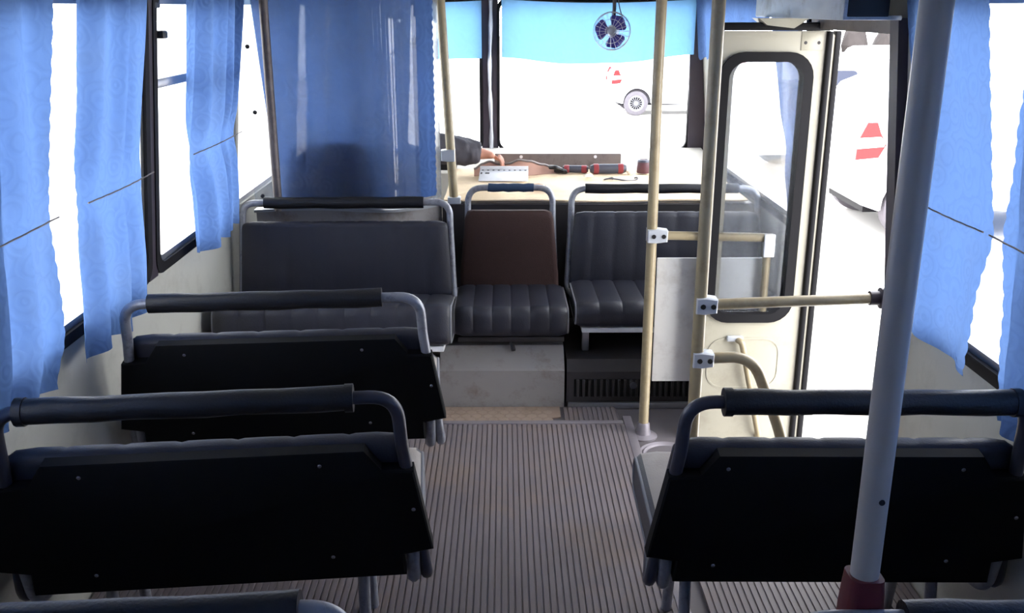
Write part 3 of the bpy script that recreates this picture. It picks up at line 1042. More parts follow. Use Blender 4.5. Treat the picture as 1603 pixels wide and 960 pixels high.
# wooden handled tool
t = thing('screwdriver', 'screwdriver with a turned wooden handle lying by the blue rail grip', 'tool', (0.085, 4.58, CVZ + 0.034), (0, 0, math.radians(4)))
bm = bm_new()
lathe(bm, [(0, -0.05), (0.010, -0.05), (0.014, -0.03), (0.012, 0.0), (0.014, 0.03), (0.009, 0.05), (0, 0.052)], Matrix.Translation((0.05, 0, 0)) @ Matrix.Rotation(PI / 2, 4, 'Y'), 12)
obj('handle', bm, M['wood'], t)
bm = bm_new()
tube(bm, [(0.002, 0, 0), (-0.10, 0, 0)], 0.004, 8)
obj('shaft', bm, M['alu'], t)
# fist sized odds and ends
def scrap(label, loc, s, m, rz=0.0):
    bm = bm_new()
    r = bmesh.ops.create_icosphere(bm, subdivisions=2, radius=1.0)
    for v in r['verts']:
        v.co *= 1 + 0.18 * math.sin(v.co.x * 5 + s[0] * 90) * math.cos(v.co.y * 4 + v.co.z * 3)
        v.co = Matrix.Rotation(rz, 3, 'Z') @ Vector((v.co.x * s[0], v.co.y * s[1], v.co.z * s[2]))
    o = obj('paper_scrap', bm, M[m])
    o.location = loc
    return tag(o, label, 'scrap')
scrap('crumpled paper scrap in front of the smaller flask', (0.43, 4.90, CVZ + 0.030), (0.028, 0.018, 0.012), 'paper', 0.5)
scrap('crumpled paper scrap left of the front pole', (0.66, 5.02, CVZ + 0.030), (0.022, 0.016, 0.016), 'paper', 1.0)
scrap('small yellowish lump behind the right tube of the single seat', (0.185, 4.56, CVZ + 0.030), (0.020, 0.014, 0.014), 'wood', 0.2)
bm = bm_new()
pts = [(0.50 + 0.05 * math.cos(a) + 0.02 * a, 4.86 + 0.02 * math.sin(a), CVZ + 0.02 + 0.006 * math.sin(2 * a)) for a in [k * 0.4 for k in range(20)]]
tube(bm, pts, 0.004, 6)
tag(obj('wire_coil', bm, M['grey_plastic']), 'loose coil of thin grey wire in front of the banded flask', 'wire')

# ------------------------------------------------------------------ driver's partition and cab
part = thing('cab_partition', 'scratched clear sheet partition in front of the blue curtain, with a dark post', 'partition', (0, 0, 0))
def part_xy(u):
    """plan of the sheet: straight, then bending forward at the open end"""
    x = -1.09 + 0.80 * u
    y = 4.14 + (0.20 * max(0, (u - 0.62) / 0.38) ** 1.8)
    return x, y
bm = bm_new()
sheet(bm, lambda u, v: (*part_xy(u), 0.745 + 0.95 * v), 24, 2, 0.004)
obj('clear_sheet', bm, M['partition_glass'], part)
bm = bm_new()
sheet(bm, lambda u, v: (part_xy(u)[0], part_xy(u)[1] - 0.035 + 0.055 * v, 0.735 + 0.01 * math.sin(u * 5)), 24, 2, 0.012)
obj('bottom_ledge', bm, M['alu'], part)
bm = bm_new()
sheet(bm, lambda u, v: (part_xy(u)[0], part_xy(u)[1] + 0.005, -0.01 + 0.745 * v), 24, 2, 0.02)
obj('lower_panel', bm, M['housing'], part)
bm = bm_new()
tube(bm, [(-0.985, 4.115, 0.73), (-0.985, 4.115, 1.93)], 0.019, 10)
obj('post', bm, M['plate'], part)
for (x, z) in ((-1.055, 0.79), (-1.06, 1.15), (-1.07, 1.42)):
    bm = bm_new()
    lathe(bm, [(0, 0.006), (0.008, 0.005), (0.010, 0)], Matrix.Translation((x, 4.138, z)) @ Matrix.Rotation(PI / 2, 4, 'X'), 10)
    obj('bolt', bm, M['black'], part)

# curtain hanging behind the sheet, scalloped at its right edge
def cab_curtain(u, v):
    x0, x1 = -1.0 - 0.075 * v, -0.305
    z = 0.76 + 1.02 * v
    x = x0 + (x1 - x0) * u
    if u > 0.96:
        x -= 0.007 * abs(math.sin(z * PI / 0.034))
    y = 4.205 + 0.005 * math.sin(u * 17 + v) + 0.002 * math.sin(u * 41) + 0.11 * max(0, (u - 0.72) / 0.28) ** 2
    return (x, y, z)
bm = bm_new()
sheet(bm, cab_curtain, 90, 100)
o = obj('curtain', bm, M['cab_curtain'])
tag(o, 'wide dirty blue curtain closing off the driver cab behind the clear partition', 'curtain')

# driver's seat
ds = thing('driver_seat', 'dark driver seat showing as a rounded shadow through the blue curtain', 'bus seat', (-0.77, 4.285, FZ))
bm = bm_new()
rings = []
for z, hw_ in ((0.42, 0.20), (0.50, 0.225), (0.75, 0.23), (0.95, 0.215), (1.01, 0.18), (1.03, 0.12)):
    rings.append([(x, y, z) for x, y in rrect(-hw_, hw_, -0.06, 0.05, 0.035, 4)])
loft(bm, rings)
obj('backrest', bm, M['vinyl'], ds)
bm = bm_new()
padded(bm, 0.46, 0.46, 0.12, 3, 0.045, mtx=Matrix.Translation((0, 0.04, 0.34)))
obj('cushion', bm, M['vinyl'], ds)
bm = bm_new()
box(bm, (0, 0.25, 0.17), (0.34, 0.34, 0.34), bevel=0.02)
obj('pedestal', bm, M['dark_metal'], ds)

# steering wheel
sw = thing('steering_wheel', 'black steering wheel on a column behind the blue cab curtain', 'steering wheel', (-0.78, 5.02, 0.80), (math.radians(-28), 0, 0))
bm = bm_new()
tube(bm, [(0.215 * math.cos(a), 0.215 * math.sin(a), 0) for a in [2 * PI * k / 36 for k in range(36)]], 0.013, 8, closed=True)
obj('rim', bm, M['black'], sw)
for k in range(3):
    bm = bm_new()
    a = 2 * PI * k / 3 + PI / 2
    tube(bm, [(0.03 * math.cos(a), 0.03 * math.sin(a), -0.03), (0.21 * math.cos(a), 0.21 * math.sin(a), 0)], 0.009, 8)
    obj('spoke', bm, M['black'], sw)
bm = bm_new()
lathe(bm, [(0, 0.0), (0.045, -0.01), (0.05, -0.03), (0.025, -0.06), (0.022, -0.26), (0, -0.26)], None, 16)
obj('column', bm, M['black'], sw)
# dark switch box by the wheel
t = thing('switch_panel', 'small dark switch panel on the dashboard left of the hand', 'switch panel', (-0.36, 5.20, 0.74))
bm = bm_new()
box(bm, (0, 0, 0.02), (0.20, 0.10, 0.05), bevel=0.008)
obj('panel_body', bm, M['black'], t)
for k in range(4):
    bm = bm_new()
    tube(bm, [(-0.07 + 0.045 * k, -0.045, 0.04), (-0.07 + 0.045 * k, -0.06, 0.075)], 0.007, 8)
    obj('toggle', bm, M['grey_plastic'] if k % 2 else M['white_metal'], t)

# ------------------------------------------------------------------ person at the wheel, right arm across the carpet
person = thing('person', 'person in a charcoal jacket behind the curtain, right hand lifting the carpet edge', 'person', (0, 0, 0))
def skin(name, nodes, edges, m, root, levels=2):
    names = list(nodes)
    me = bpy.data.meshes.new(name)
    me.from_pydata([nodes[k][0] for k in names], [(names.index(a), names.index(b)) for a, b in edges], [])
    o = bpy.data.objects.new(name, me)
    C.objects.link(o)
    o.parent = person
    sk = o.modifiers.new('skin', 'SKIN')
    sk.use_smooth_shade = True
    sv = me.skin_vertices[0].data
    for i, k in enumerate(names):
        r = nodes[k][1]
        sv[i].radius = r if isinstance(r, tuple) else (r, r)
        sv[i].use_root = (k == root)
    sb = o.modifiers.new('sub', 'SUBSURF')
    sb.levels = levels
    sb.render_levels = levels
    me.materials.append(m)
    return o
SHR, SHL = Vector((-0.55, 4.84, 1.10)), Vector((-0.88, 4.76, 1.11))
ELB, WR = Vector((-0.40, 4.98, 0.885)), Vector((-0.120, 5.06, 0.838))
body = {
    'pelvis': ((-0.79, 4.62, 0.61), 0.13), 'belly': ((-0.78, 4.66, 0.70), 0.13), 'chest': ((-0.74, 4.76, 0.92), 0.135),
    'upper': ((-0.72, 4.81, 1.06), 0.10), 'neck': ((-0.70, 4.84, 1.17), 0.052), 'skull0': ((-0.69, 4.88, 1.25), 0.07),
    'skull': ((-0.685, 4.89, 1.32), 0.092), 'crown': ((-0.685, 4.885, 1.385), 0.065),
    'shr': (SHR, 0.065), 'elr': (ELB, 0.05), 'wrr': (WR, 0.034),
    'palm0': (WR + Vector((0.035, 0.005, -0.004)), (0.042, 0.024)), 'palm1': (WR + Vector((0.072, 0.005, -0.012)), (0.046, 0.020)),
    'shl': (SHL, 0.065), 'ell': ((-0.98, 4.90, 0.86), 0.045), 'wrl': ((-0.90, 5.00, 0.82), 0.028), 'handl': ((-0.87, 5.03, 0.83), 0.032),
    'hipr': ((-0.70, 4.68, 0.59), 0.085), 'kner': ((-0.66, 5.05, 0.52), 0.062), 'ankr': ((-0.66, 5.14, 0.10), 0.042), 'toer': ((-0.66, 5.26, 0.035), 0.035),
    'hipl': ((-0.88, 4.68, 0.59), 0.085), 'knel': ((-0.92, 5.05, 0.52), 0.062), 'ankl': ((-0.92, 5.14, 0.10), 0.042), 'toel': ((-0.92, 5.26, 0.035), 0.035)}
E = [('pelvis', 'belly'), ('belly', 'chest'), ('chest', 'upper'), ('upper', 'neck'), ('neck', 'skull0'), ('skull0', 'skull'), ('skull', 'crown'),
     ('upper', 'shr'), ('shr', 'elr'), ('elr', 'wrr'), ('wrr', 'palm0'), ('palm0', 'palm1'), ('upper', 'shl'), ('shl', 'ell'), ('ell', 'wrl'), ('wrl', 'handl'),
     ('pelvis', 'hipr'), ('hipr', 'kner'), ('kner', 'ankr'), ('ankr', 'toer'), ('pelvis', 'hipl'), ('hipl', 'knel'), ('knel', 'ankl'), ('ankl', 'toel')]
# fingers of both hands: knuckle, middle joint, tip
def fingers(tagn, base, fwd, side, dn, s=1.0, anchor='palm1'):
    for k, (off, ln) in enumerate(((-0.030, 0.068), (-0.010, 0.078), (0.011, 0.073), (0.030, 0.056))):
        b = base + side * off * s + fwd * 0.012
        m1 = b + fwd * ln * 0.34 * s + dn * ln * 0.25
        m2 = m1 + fwd * ln * 0.10 * s + dn * ln * 0.38
        m3 = m2 - fwd * ln * 0.06 * s + dn * ln * 0.30
        ks = ['%s%d%s' % (tagn, k, c) for c in 'abcd']
        fr = 0.0095 if k < 3 else 0.008
        for key, p, r in zip(ks, (b, m1, m2, m3), (fr * 1.15, fr, fr * 0.92, fr * 0.78)):
            FN[key] = (p, r)
        FE.extend([(ks[0], ks[1]), (ks[1], ks[2]), (ks[2], ks[3])])
    th = [base - fwd * 0.045 - side * 0.030 * s, base - fwd * 0.010 - side * 0.052 * s + dn * 0.018, base + fwd * 0.022 - side * 0.050 * s + dn * 0.032]
    ks = ['%st%s' % (tagn, c) for c in 'abc']
    for key, p, r in zip(ks, th, (0.015, 0.0115, 0.009)):
        FN[key] = (p, r)
    FE.extend([(ks[0], ks[1]), (ks[1], ks[2])])
FN, FE = {}, []
skin('body', body, E, M['skin'], 'pelvis')
palm = body['palm1'][0]
fwd = Vector((0.93, -0.05, -0.15)).normalized()
sd = Vector((0.05, 1.0, 0.10)).normalized()
fingers('r', Vector(palm), fwd, -sd, Vector((-0.05, -0.25, -1)).normalized())
for k in range(4):
    FE_k = [e for e in FE if e[0].startswith('r%d' % k)]
    nd = {kk: FN[kk] for kk in FN if kk.startswith('r%d' % k)}
    skin('finger', nd, FE_k, M['skin'], 'r%da' % k)
skin('thumb', {kk: FN[kk] for kk in FN if kk.startswith('rt')}, [e for e in FE if e[0].startswith('rt')], M['skin'], 'rta')
# face and hair
bm = bm_new()
hc = Vector((-0.685, 4.885, 1.34))
r = bmesh.ops.create_uvsphere(bm, u_segments=20, v_segments=14, radius=1.0)
for v in r['verts']:
    v.co = Vector((v.co.x * 0.088, v.co.y * 0.102, v.co.z * 0.10)) + hc + Vector((0, -0.012, 0.025))
bmesh.ops.delete(bm, geom=[v for v in bm.verts if v.co.z < hc.z - 0.035 or (v.co.y > hc.y + 0.062 and v.co.z < hc.z + 0.06)], context='VERTS')
obj('hair', bm, M['hair'], person)
for s in (-1, 1):
    bm = bm_new()
    bmesh.ops.create_uvsphere(bm, u_segments=10, v_segments=8, radius=0.011, matrix=Matrix.Translation(hc + Vector((s * 0.032, 0.083, -0.01))))
    obj('eye', bm, M['white_metal'], person)
bm = bm_new()
lathe(bm, [(0.016, 0), (0.010, 0.02), (0.003, 0.045)], Matrix.Translation(hc + Vector((0, 0.088, -0.055))) @ Matrix.Rotation(math.radians(-8), 4, 'X'), 10)
obj('nose', bm, M['skin'], person)
for s in (-1, 1):
    bm = bm_new()
    lathe(bm, [(0, 0.008), (0.018, 0.008), (0.022, 0)], Matrix.Translation(hc + Vector((s * 0.088, 0.0, -0.02))) @ Matrix.Rotation(s * PI / 2, 4, 'Y') @ Matrix.Diagonal((1.5, 0.9, 1, 1)), 12)
    obj('ear', bm, M['skin'], person)
bm = bm_new()
tube(bm, [hc + Vector((x, 0.090 - x * x * 14, -0.070)) for x in (-0.024, -0.012, 0, 0.012, 0.024)], 0.006, 8)
obj('mouth', bm, M['red_plastic'], person)
# jacket: torso and sleeves with creases
CUF = WR.lerp(ELB, 0.02)
jk = {'hem': ((-0.79, 4.62, 0.59), 0.155), 'belly': ((-0.78, 4.66, 0.70), 0.158), 'chest': ((-0.74, 4.76, 0.92), 0.16), 'upper': ((-0.72, 4.81, 1.06), 0.12), 'collar': ((-0.705, 4.835, 1.145), 0.075),
      'shr': (SHR, 0.085), 's2': (SHR.lerp(ELB, 0.5), 0.076), 'elr': (ELB, 0.092), 's3': (ELB.lerp(CUF, 0.33), 0.090), 's4': (ELB.lerp(CUF, 0.62), 0.082), 's5': (ELB.lerp(CUF, 0.85), 0.070), 'cuff': (CUF, 0.066),
      'shl': (SHL, 0.085), 'ell': ((-0.98, 4.90, 0.86), 0.065), 'cufl': ((-0.915, 4.985, 0.825), 0.045)}
JE = [('hem', 'belly'), ('belly', 'chest'), ('chest', 'upper'), ('upper', 'collar'), ('upper', 'shr'), ('shr', 's2'), ('s2', 'elr'), ('elr', 's3'), ('s3', 's4'), ('s4', 's5'), ('s5', 'cuff'), ('upper', 'shl'), ('shl', 'ell'), ('ell', 'cufl')]
j = skin('jacket', jk, JE, M['jacket'], 'hem', 3)
tx = bpy.data.textures.new('crease', 'CLOUDS')
tx.noise_scale = 0.045
dm = j.modifiers.new('crease', 'DISPLACE')
dm.texture = tx
dm.texture_coords = 'LOCAL'
dm.strength = 0.022
dm.mid_level = 0.5
tr = {'p': ((-0.79, 4.62, 0.59), 0.145), 'hr': ((-0.70, 4.68, 0.59), 0.10), 'kr': ((-0.66, 5.05, 0.52), 0.078), 'ar': ((-0.66, 5.13, 0.12), 0.06),
      'hl': ((-0.88, 4.68, 0.59), 0.10), 'kl': ((-0.92, 5.05, 0.52), 0.078), 'al': ((-0.92, 5.13, 0.12), 0.06)}
skin('trousers', tr, [('p', 'hr'), ('hr', 'kr'), ('kr', 'ar'), ('p', 'hl'), ('hl', 'kl'), ('kl', 'al')], M['trousers'], 'p')

# ------------------------------------------------------------------ curtains
def side_curtain(label, side, near, far, zt=1.66, zb=0.67, folds=5, amp=0.016, scal=None, off=0.050, seed=0, zslope=0.0, m='curtain', slack=0.0, group='blue window curtains', res=(70, 110)):
    """near/far: tables z -> y of the two edges; scal: which edges are scalloped; tied to the wall by the cord at z 1.10"""
    rnd = random.Random(seed)
    ph = rnd.random() * 6
    nu, nv = res
    def f(u, v):
        z0 = zb + zslope * (u - 0.5)
        z = z0 + (zt - z0) * v
        a, b = lerp_tab(near, z), lerp_tab(far, z)
        y = a + (b - a) * u
        sc = 0.008 * abs(math.sin(z * PI / 0.042 + ph))
        if scal and 'n' in scal and u < 0.05:
            y -= sc * (1 - u / 0.05)
        if scal and 'f' in scal and u > 0.95:
            y += sc * (1 - (1 - u) / 0.05)
        w = u + 0.012 * math.sin(v * 7 + ph) + 0.012 * math.sin(v * 3 + u * 5)
        fold = math.sin(w * folds * 2 * PI + ph) + 0.45 * math.sin(w * folds * 3.3 * PI + 2 * ph + v * 1.5)
        tie = 1 - 0.55 * math.exp(-((z - 1.10) / 0.07) ** 2)
        flare = 1 + 0.5 * max(0, (1.0 - z))
        bot = 0.010 * math.sin(u * folds * 4 + ph) if v < 0.02 else 0
        x = wx(z) - off - amp * fold * tie * flare + slack * max(0, 1.1 - z) ** 2 - 0.010 * max(0, min(1, (1.10 - z) / 0.25))
        return (side * x, y, z + bot)
    bm = bm_new()
    sheet(bm, f, nu, nv)
    o = obj('curtain', bm, M[m], angle=180)
    return tag(o, label, 'curtain', group)

side_curtain('blue curtain at the far left edge of the picture, beside the nearest left seats', -1, [(0.6, 1.62), (1.1, 1.66), (1.7, 1.60)], [(0.68, 2.20), (0.80, 2.25), (1.10, 2.235), (1.4, 2.245), (1.66, 2.265)], folds=4, scal='f', seed=1, zb=0.685)
side_curtain('blue curtain left of the bare vent window, its hem near the second left seat', -1, [(0.68, 2.40), (0.9, 2.40), (1.10, 2.41), (1.4, 2.46), (1.66, 2.47)], [(0.68, 2.88), (1.1, 2.87), (1.66, 2.95)], folds=3.2, scal='n', seed=5, zb=0.68)
side_curtain('blue curtain right of the bare vent window with scalloped inner edge', -1, [(0.68, 3.36), (0.9, 3.32), (1.10, 3.26), (1.4, 3.30), (1.66, 3.30)], [(0.68, 3.70), (1.10, 3.64), (1.66, 3.68)], folds=2.2, amp=0.026, scal='f', seed=9, zb=0.73, off=0.06)
side_curtain('narrow blue curtain against the cream pillar beside the driver partition', -1, [(0.68, 3.64), (1.10, 3.66), (1.3, 3.72), (1.66, 3.71)], [(0.68, 3.91), (1.10, 3.89), (1.66, 3.98)], folds=2.2, amp=0.022, scal='n', seed=12, off=0.040, zb=0.735)
side_curtain('blue curtain on the right wall just behind the door post', 1, [(0.70, 2.135), (0.9, 2.10), (1.10, 2.06), (1.66, 2.125)], [(0.70, 2.50), (1.1, 2.50), (1.66, 2.60)], folds=1.6, amp=0.011, scal='n', seed=14, zb=0.745, zslope=0.03)
side_curtain('blue curtain at the far right edge of the picture', 1, [(0.6, 1.50), (1.7, 1.50)], [(0.68, 1.99), (0.9, 2.0), (1.10, 2.025), (1.3, 2.01), (1.5, 1.985), (1.66, 1.95)], folds=4, scal='f', seed=15, zb=0.68)
side_curtain('narrow blue curtain seen through the glass of the open door', 1, [(0.8, 3.56), (1.1, 3.54), (1.66, 3.52)], [(0.8, 3.60), (1.0, 3.68), (1.2, 3.76), (1.66, 3.88)], folds=2.5, seed=17, zb=0.84)
# unseen curtains added behind the viewpoint to cut the light from the rear
for sd_, nm_ in ((-1, 'left'), (1, 'right')):
    for k_, (a_, b_, wh_) in enumerate(((-1.38, -0.62, 'rearmost'), (-0.60, 0.14, 'second from the rear'), (0.16, 0.88, 'third from the rear'), (0.90, 1.58 if sd_ < 0 else 1.48, 'fourth from the rear'))):
        side_curtain('unseen blue curtain added on the %s wall behind the viewpoint, %s' % (nm_, wh_), sd_, [(0.6, a_), (1.7, a_)], [(0.6, b_), (1.7, b_)], folds=5, seed=30 + k_ + (10 if sd_ > 0 else 0), zb=0.68, res=(40, 12))
def valance(u, v):
    y = 3.92 + 1.44 * u
    zb = lerp_tab([(0, 1.52), (0.25, 1.50), (0.55, 1.48), (0.85, 1.32), (1.0, 1.31)], u)
    z = zb + (1.70 - zb) * v
    return (wx(z) - 0.05 - 0.012 * math.sin(u * 40), y, z + (0.008 * math.sin(u * 90) if v < 0.02 else 0))
bm = bm_new()
sheet(bm, valance, 90, 16)
tag(obj('curtain', bm, M['curtain'], angle=180), 'short bunched blue curtain with a ragged end above the open door leaf', 'curtain', 'blue window curtains')

# cords tying the curtains
def cord(label, side, y0, y1, z=1.104):
    bm = bm_new()
    n_ = 24
    tube(bm, [(side * (wx(z) - 0.076 - 0.001 * math.sin(k * 1.9)), y0 + (y1 - y0) * k / n_, z - 0.004 * math.sin(PI * k / n_)) for k in range(n_ + 1)], 0.0022, 6)
    tag(obj('elastic_cord', bm, M['plate']), label, 'cord')
cord('thin cord tying the curtain at the far left edge of the picture', -1, 1.60, 2.235)
cord('thin cord tying the curtain left of the bare vent window', -1, 2.405, 2.88)
cord('thin cord across the two curtains beside the partition', -1, 3.27, 3.90, 1.10)
cord('thin cord tying the curtain behind the door post', 1, 2.06, 2.50)
cord('thin cord tying the curtain at the far right edge of the picture', 1, 1.50, 2.03)

# windscreen sun strips
def strip_cloth(label, x0, x1, bot):
    def f(u, v):
        zb = lerp_tab(bot, u)
        z = zb + (1.625 - zb) * v
        return (x0 + (x1 - x0) * u, 5.47 - 0.006 * math.sin(u * 17) - 0.004 * math.sin(u * 43), z - 0.018 * math.sin(PI * u) * v)
    bm = bm_new()
    sheet(bm, f, 50, 10)
    tag(obj('sun_strip', bm, M['sun_strip'], angle=180), label, 'sun strip', 'windscreen sun strips')
strip_cloth('short pale blue cloth strip over the left windscreen pane', -1.0, -0.125, [(0, 1.31), (0.6, 1.30), (1, 1.305)])
strip_cloth('long pale blue cloth strip behind the fan over the right windscreen pane', -0.015, 1.05, [(0, 1.31), (0.35, 1.275), (0.6, 1.28), (1, 1.325)])
bm = bm_new()
tube(bm, [(-1.0 + 2.05 * k / 16, 5.455, 1.622 - 0.018 * math.sin(PI * ((k / 16 * 2.05 - 0.98) / 1.07 if k / 16 * 2.05 > 0.98 else k / 16 * 2.05 / 0.98))) for k in range(17)], 0.006, 8)
tag(obj('curtain_rod', bm, M['rubber']), 'dark wire along the top of the windscreen carrying the sun strips', 'rod')

# ------------------------------------------------------------------ fan under the windscreen header
fan = thing('cabin_fan', 'small dark blue bladed cage fan hanging in front of the sun strip', 'fan', (0.568, 5.26, 1.455), (0, 0, math.radians(-12)))
FR = 0.098
def fp(r, a, y):
    return Vector((r * math.cos(a), y, r * math.sin(a)))
cage = bm_new()
for r_, y in ((FR, 0.0), (FR * 0.96, -0.03), (FR * 0.62, -0.045), (FR * 0.3, -0.05), (FR * 0.96, 0.03)):
    tube(cage, [fp(r_, 2 * PI * k / 32, y) for k in range(32)], 0.0013 if r_ < FR else 0.002, 5, closed=True)
for k in range(20):
    a = 2 * PI * k / 20
    tube(cage, [fp(FR * 0.2, a, -0.052), fp(FR * 0.62, a, -0.046), fp(FR * 0.96, a, -0.03), fp(FR, a, 0), fp(FR * 0.96, a, 0.03), fp(FR * 0.3, a, 0.045)], 0.0009, 4)
obj('cage', cage, M['alu'], fan)
for k in range(3):
    a0 = math.radians(52 + 120 * k)
    bm = bm_new()
    def blade(u, v):
        r_ = 0.016 + 0.072 * u
        half = (0.42 + 0.58 * math.sin(PI * min(1, u * 0.62 + 0.12))) * (1.0 if u < 0.8 else math.sqrt(max(0.05, 1 - ((u - 0.8) / 0.2) ** 2)))
        a = a0 + (v - 0.5) * 2 * half * 0.82
        return fp(r_, a, -0.012 + 0.022 * (v - 0.5) * (0.5 + u))
    sheet(bm, blade, 10, 8, 0.0015)
    obj('blade', bm, M['blue_plastic'], fan)
bm = bm_new()
lathe(bm, [(0, 0.018), (0.018, 0.016), (0.024, 0.006), (0.024, -0.02), (0, -0.02)], Matrix.Translation((0, -0.02, 0)) @ Matrix.Rotation(PI / 2, 4, 'X'), 20)
obj('hub', bm, M['alu'], fan)
bm = bm_new()
lathe(bm, [(0, 0.03), (0.026, 0.03), (0.032, 0.0), (0.030, -0.06), (0.018, -0.075), (0, -0.075)], Matrix.Translation((0, 0.045, 0)) @ Matrix.Rotation(PI / 2, 4, 'X'), 16)
obj('motor', bm, M['white_metal'], fan)
bm = bm_new()
tube(bm, fillet([(0, 0.07, 0.02), (0.0, 0.09, 0.10), (0.0, 0.09, 0.30)], 0.03), 0.010, 8)
obj('bracket', bm, M['post'], fan)
bm = bm_new()
tube(bm, fillet([(0.028, 0.10, 0.0), (0.05, 0.08, 0.06), (0.03, 0.085, 0.11), (0.01, 0.11, 0.20)], 0.03), 0.003, 6)
obj('wire', bm, M['grey_plastic'], fan)

# ------------------------------------------------------------------ door: open leaf, second leaf folded behind, box above
LX0, LX1, LY = 0.722, 1.098, 3.385
leaf = bm_new()
outer = rrect(LX0, LX1, -0.27, 1.50, 0.012, 5)
hole = rrect(LX0 + 0.026, LX1 - 0.052, 0.475, 1.42, 0.075, 5)
ring_plate(leaf, outer, hole, lambda u, v, w: (u, LY - 0.018 + w, v), 0.036)
door = struct('door_1', leaf, M['cream'])
bm = bm_new()
ring_plate(bm, rrect(LX0 + 0.014, LX1 - 0.040, 0.463, 1.432, 0.085, 6), rrect(LX0 + 0.047, LX1 - 0.073, 0.496, 1.399, 0.06, 6), lambda u, v, w: (u, LY - 0.030 + w, v), 0.06)
obj('gasket', bm, M['rubber'], door)
bm = bm_new()
box(bm, ((LX0 + LX1 - 0.026) / 2, LY, 0.9475), (LX1 - LX0 - 0.12, 0.005, 0.90))
obj('glass', bm, M['door_glass'], door, smooth=False)
bm = bm_new()
box(bm, (LX1 + 0.004, LY - 0.012, 0.62), (0.018, 0.05, 1.76), bevel=0.006)
obj('edge_seal', bm, M['rubber'], door)
bm = bm_new()
box(bm, (LX0 - 0.006, LY - 0.002, 0.62), (0.014, 0.04, 1.76), bevel=0.004)
obj('inner_seal', bm, M['rubber'], door)
bm = bm_new()
box(bm, ((LX0 + LX1) / 2, LY - 0.004, 1.515), (LX1 - LX0 + 0.03, 0.05, 0.026), bevel=0.004)
obj('top_seal', bm, M['rubber'], door)
bm = bm_new()                                                       # pressed outline below the window
ring_plate(bm, rrect(LX0 + 0.035, LX1 - 0.07, 0.20, 0.40, 0.06, 5), rrect(LX0 + 0.041, LX1 - 0.076, 0.206, 0.394, 0.055, 5), lambda u, v, w: (u, LY - 0.0205 + w, v), 0.004)
obj('pressed_outline', bm, M['cream'], door)
for x in (LX1 - 0.075, LX1 - 0.03):
    bm = bm_new()
    lathe(bm, [(0, 0.004), (0.006, 0.003), (0.008, 0)], Matrix.Translation((x, LY - 0.018, 1.462)) @ Matrix.Rotation(PI / 2, 4, 'X'), 8)
    obj('screw', bm, M['dark_metal'], door)
bm = bm_new()
box(bm, (LX1 - 0.052, LY - 0.019, 1.467), (0.075, 0.004, 0.06), bevel=0.001)
obj('hinge_plate', bm, M['cream'], door)
hd = bm_new()
tube(hd, fillet([(0.865, LY - 0.028, 0.395), (0.875, LY - 0.05, 0.395), (0.885, LY - 0.05, 0.36), (0.965, LY - 0.05, 0.02), (0.97, LY - 0.02, 0.0)], 0.02), 0.012, 10)
hh = obj('grab_handle', hd, M['pole'], door)
bm = bm_new()
box(bm, (0.855, LY - 0.026, 0.40), (0.06, 0.016, 0.022), bevel=0.005)
obj('handle_bracket', bm, M['clamp'], hh)
# second leaf, folded flat against the first on its far side
bm = bm_new()
ring_plate(bm, rrect(LX0 + 0.03, LX1 + 0.042, -0.27, 1.49, 0.012, 5), rrect(LX0 + 0.075, LX1 - 0.035, 0.475, 1.41, 0.07, 5), lambda u, v, w: (u, LY + 0.032 + w, v), 0.03)
d2 = struct('door_2', bm, M['cream'])
bm = bm_new()
box(bm, (LX1 + 0.051, LY + 0.045, 0.62), (0.020, 0.045, 1.76), bevel=0.005)
obj('edge_seal', bm, M['rubber'], d2)
bm = bm_new()
box(bm, ((LX0 + LX1) / 2 + 0.02, LY + 0.047, 0.9425), (LX1 - LX0 - 0.11, 0.005, 0.93))
obj('glass', bm, M['door_glass'], d2, smooth=False)
# door post and lintel
bm = bm_new()
wall_piece(bm, 1, 2.685, 2.745, -0.30, 1.55, 0.05, 0.028)
struct('trim_5', bm, M['post'])
bm = bm_new()
wall_piece(bm, 1, 2.745, 3.45, 1.507, 1.55, 0.05, 0.028)
struct('trim_6', bm, M['plate'])

mb = thing('door_mechanism_box', 'pale scratched metal box above the doorway with a dark end', 'box', (0.98, 3.08, 1.545))
bm = bm_new()
box(bm, (-0.085, 0.0, 0.085), (0.012, 0.92, 0.17), bevel=0.003)
box(bm, (-0.01, 0.0, 0.006), (0.15, 0.92, 0.012), bevel=0.003)
obj('cover', bm, M['mech'], mb)
bm = bm_new()
box(bm, (-0.026, -0.455, 0.088), (0.11, 0.012, 0.16), bevel=0.003)
obj('end_plate', bm, M['black'], mb)
bm = bm_new()
prism(bm, [(-0.13, 0.25, -0.003), (0.04, 0.25, -0.003), (-0.01, 0.25, -0.035), (-0.10, 0.25, -0.025)], (0, 0.10, 0))
obj('hinge_block', bm, M['cream'], mb, smooth=False)

# ------------------------------------------------------------------ yard outside
bm = bm_new()
box(bm, (0, 30, GROUND - 0.1), (160, 120, 0.2))
o = struct('ground', bm, M['asphalt'])

TERR = -0.55                       # raised yard to the right, reached by a slope
bm = bm_new()
prism(bm, [(1.7, 6.0, GROUND - 0.02), (2.6, 6.0, TERR), (20.0, 6.0, TERR), (20.0, 6.0, GROUND - 0.02)], (0, 9.5, 0))
o = struct('ground', bm, M['asphalt'], smooth=False)

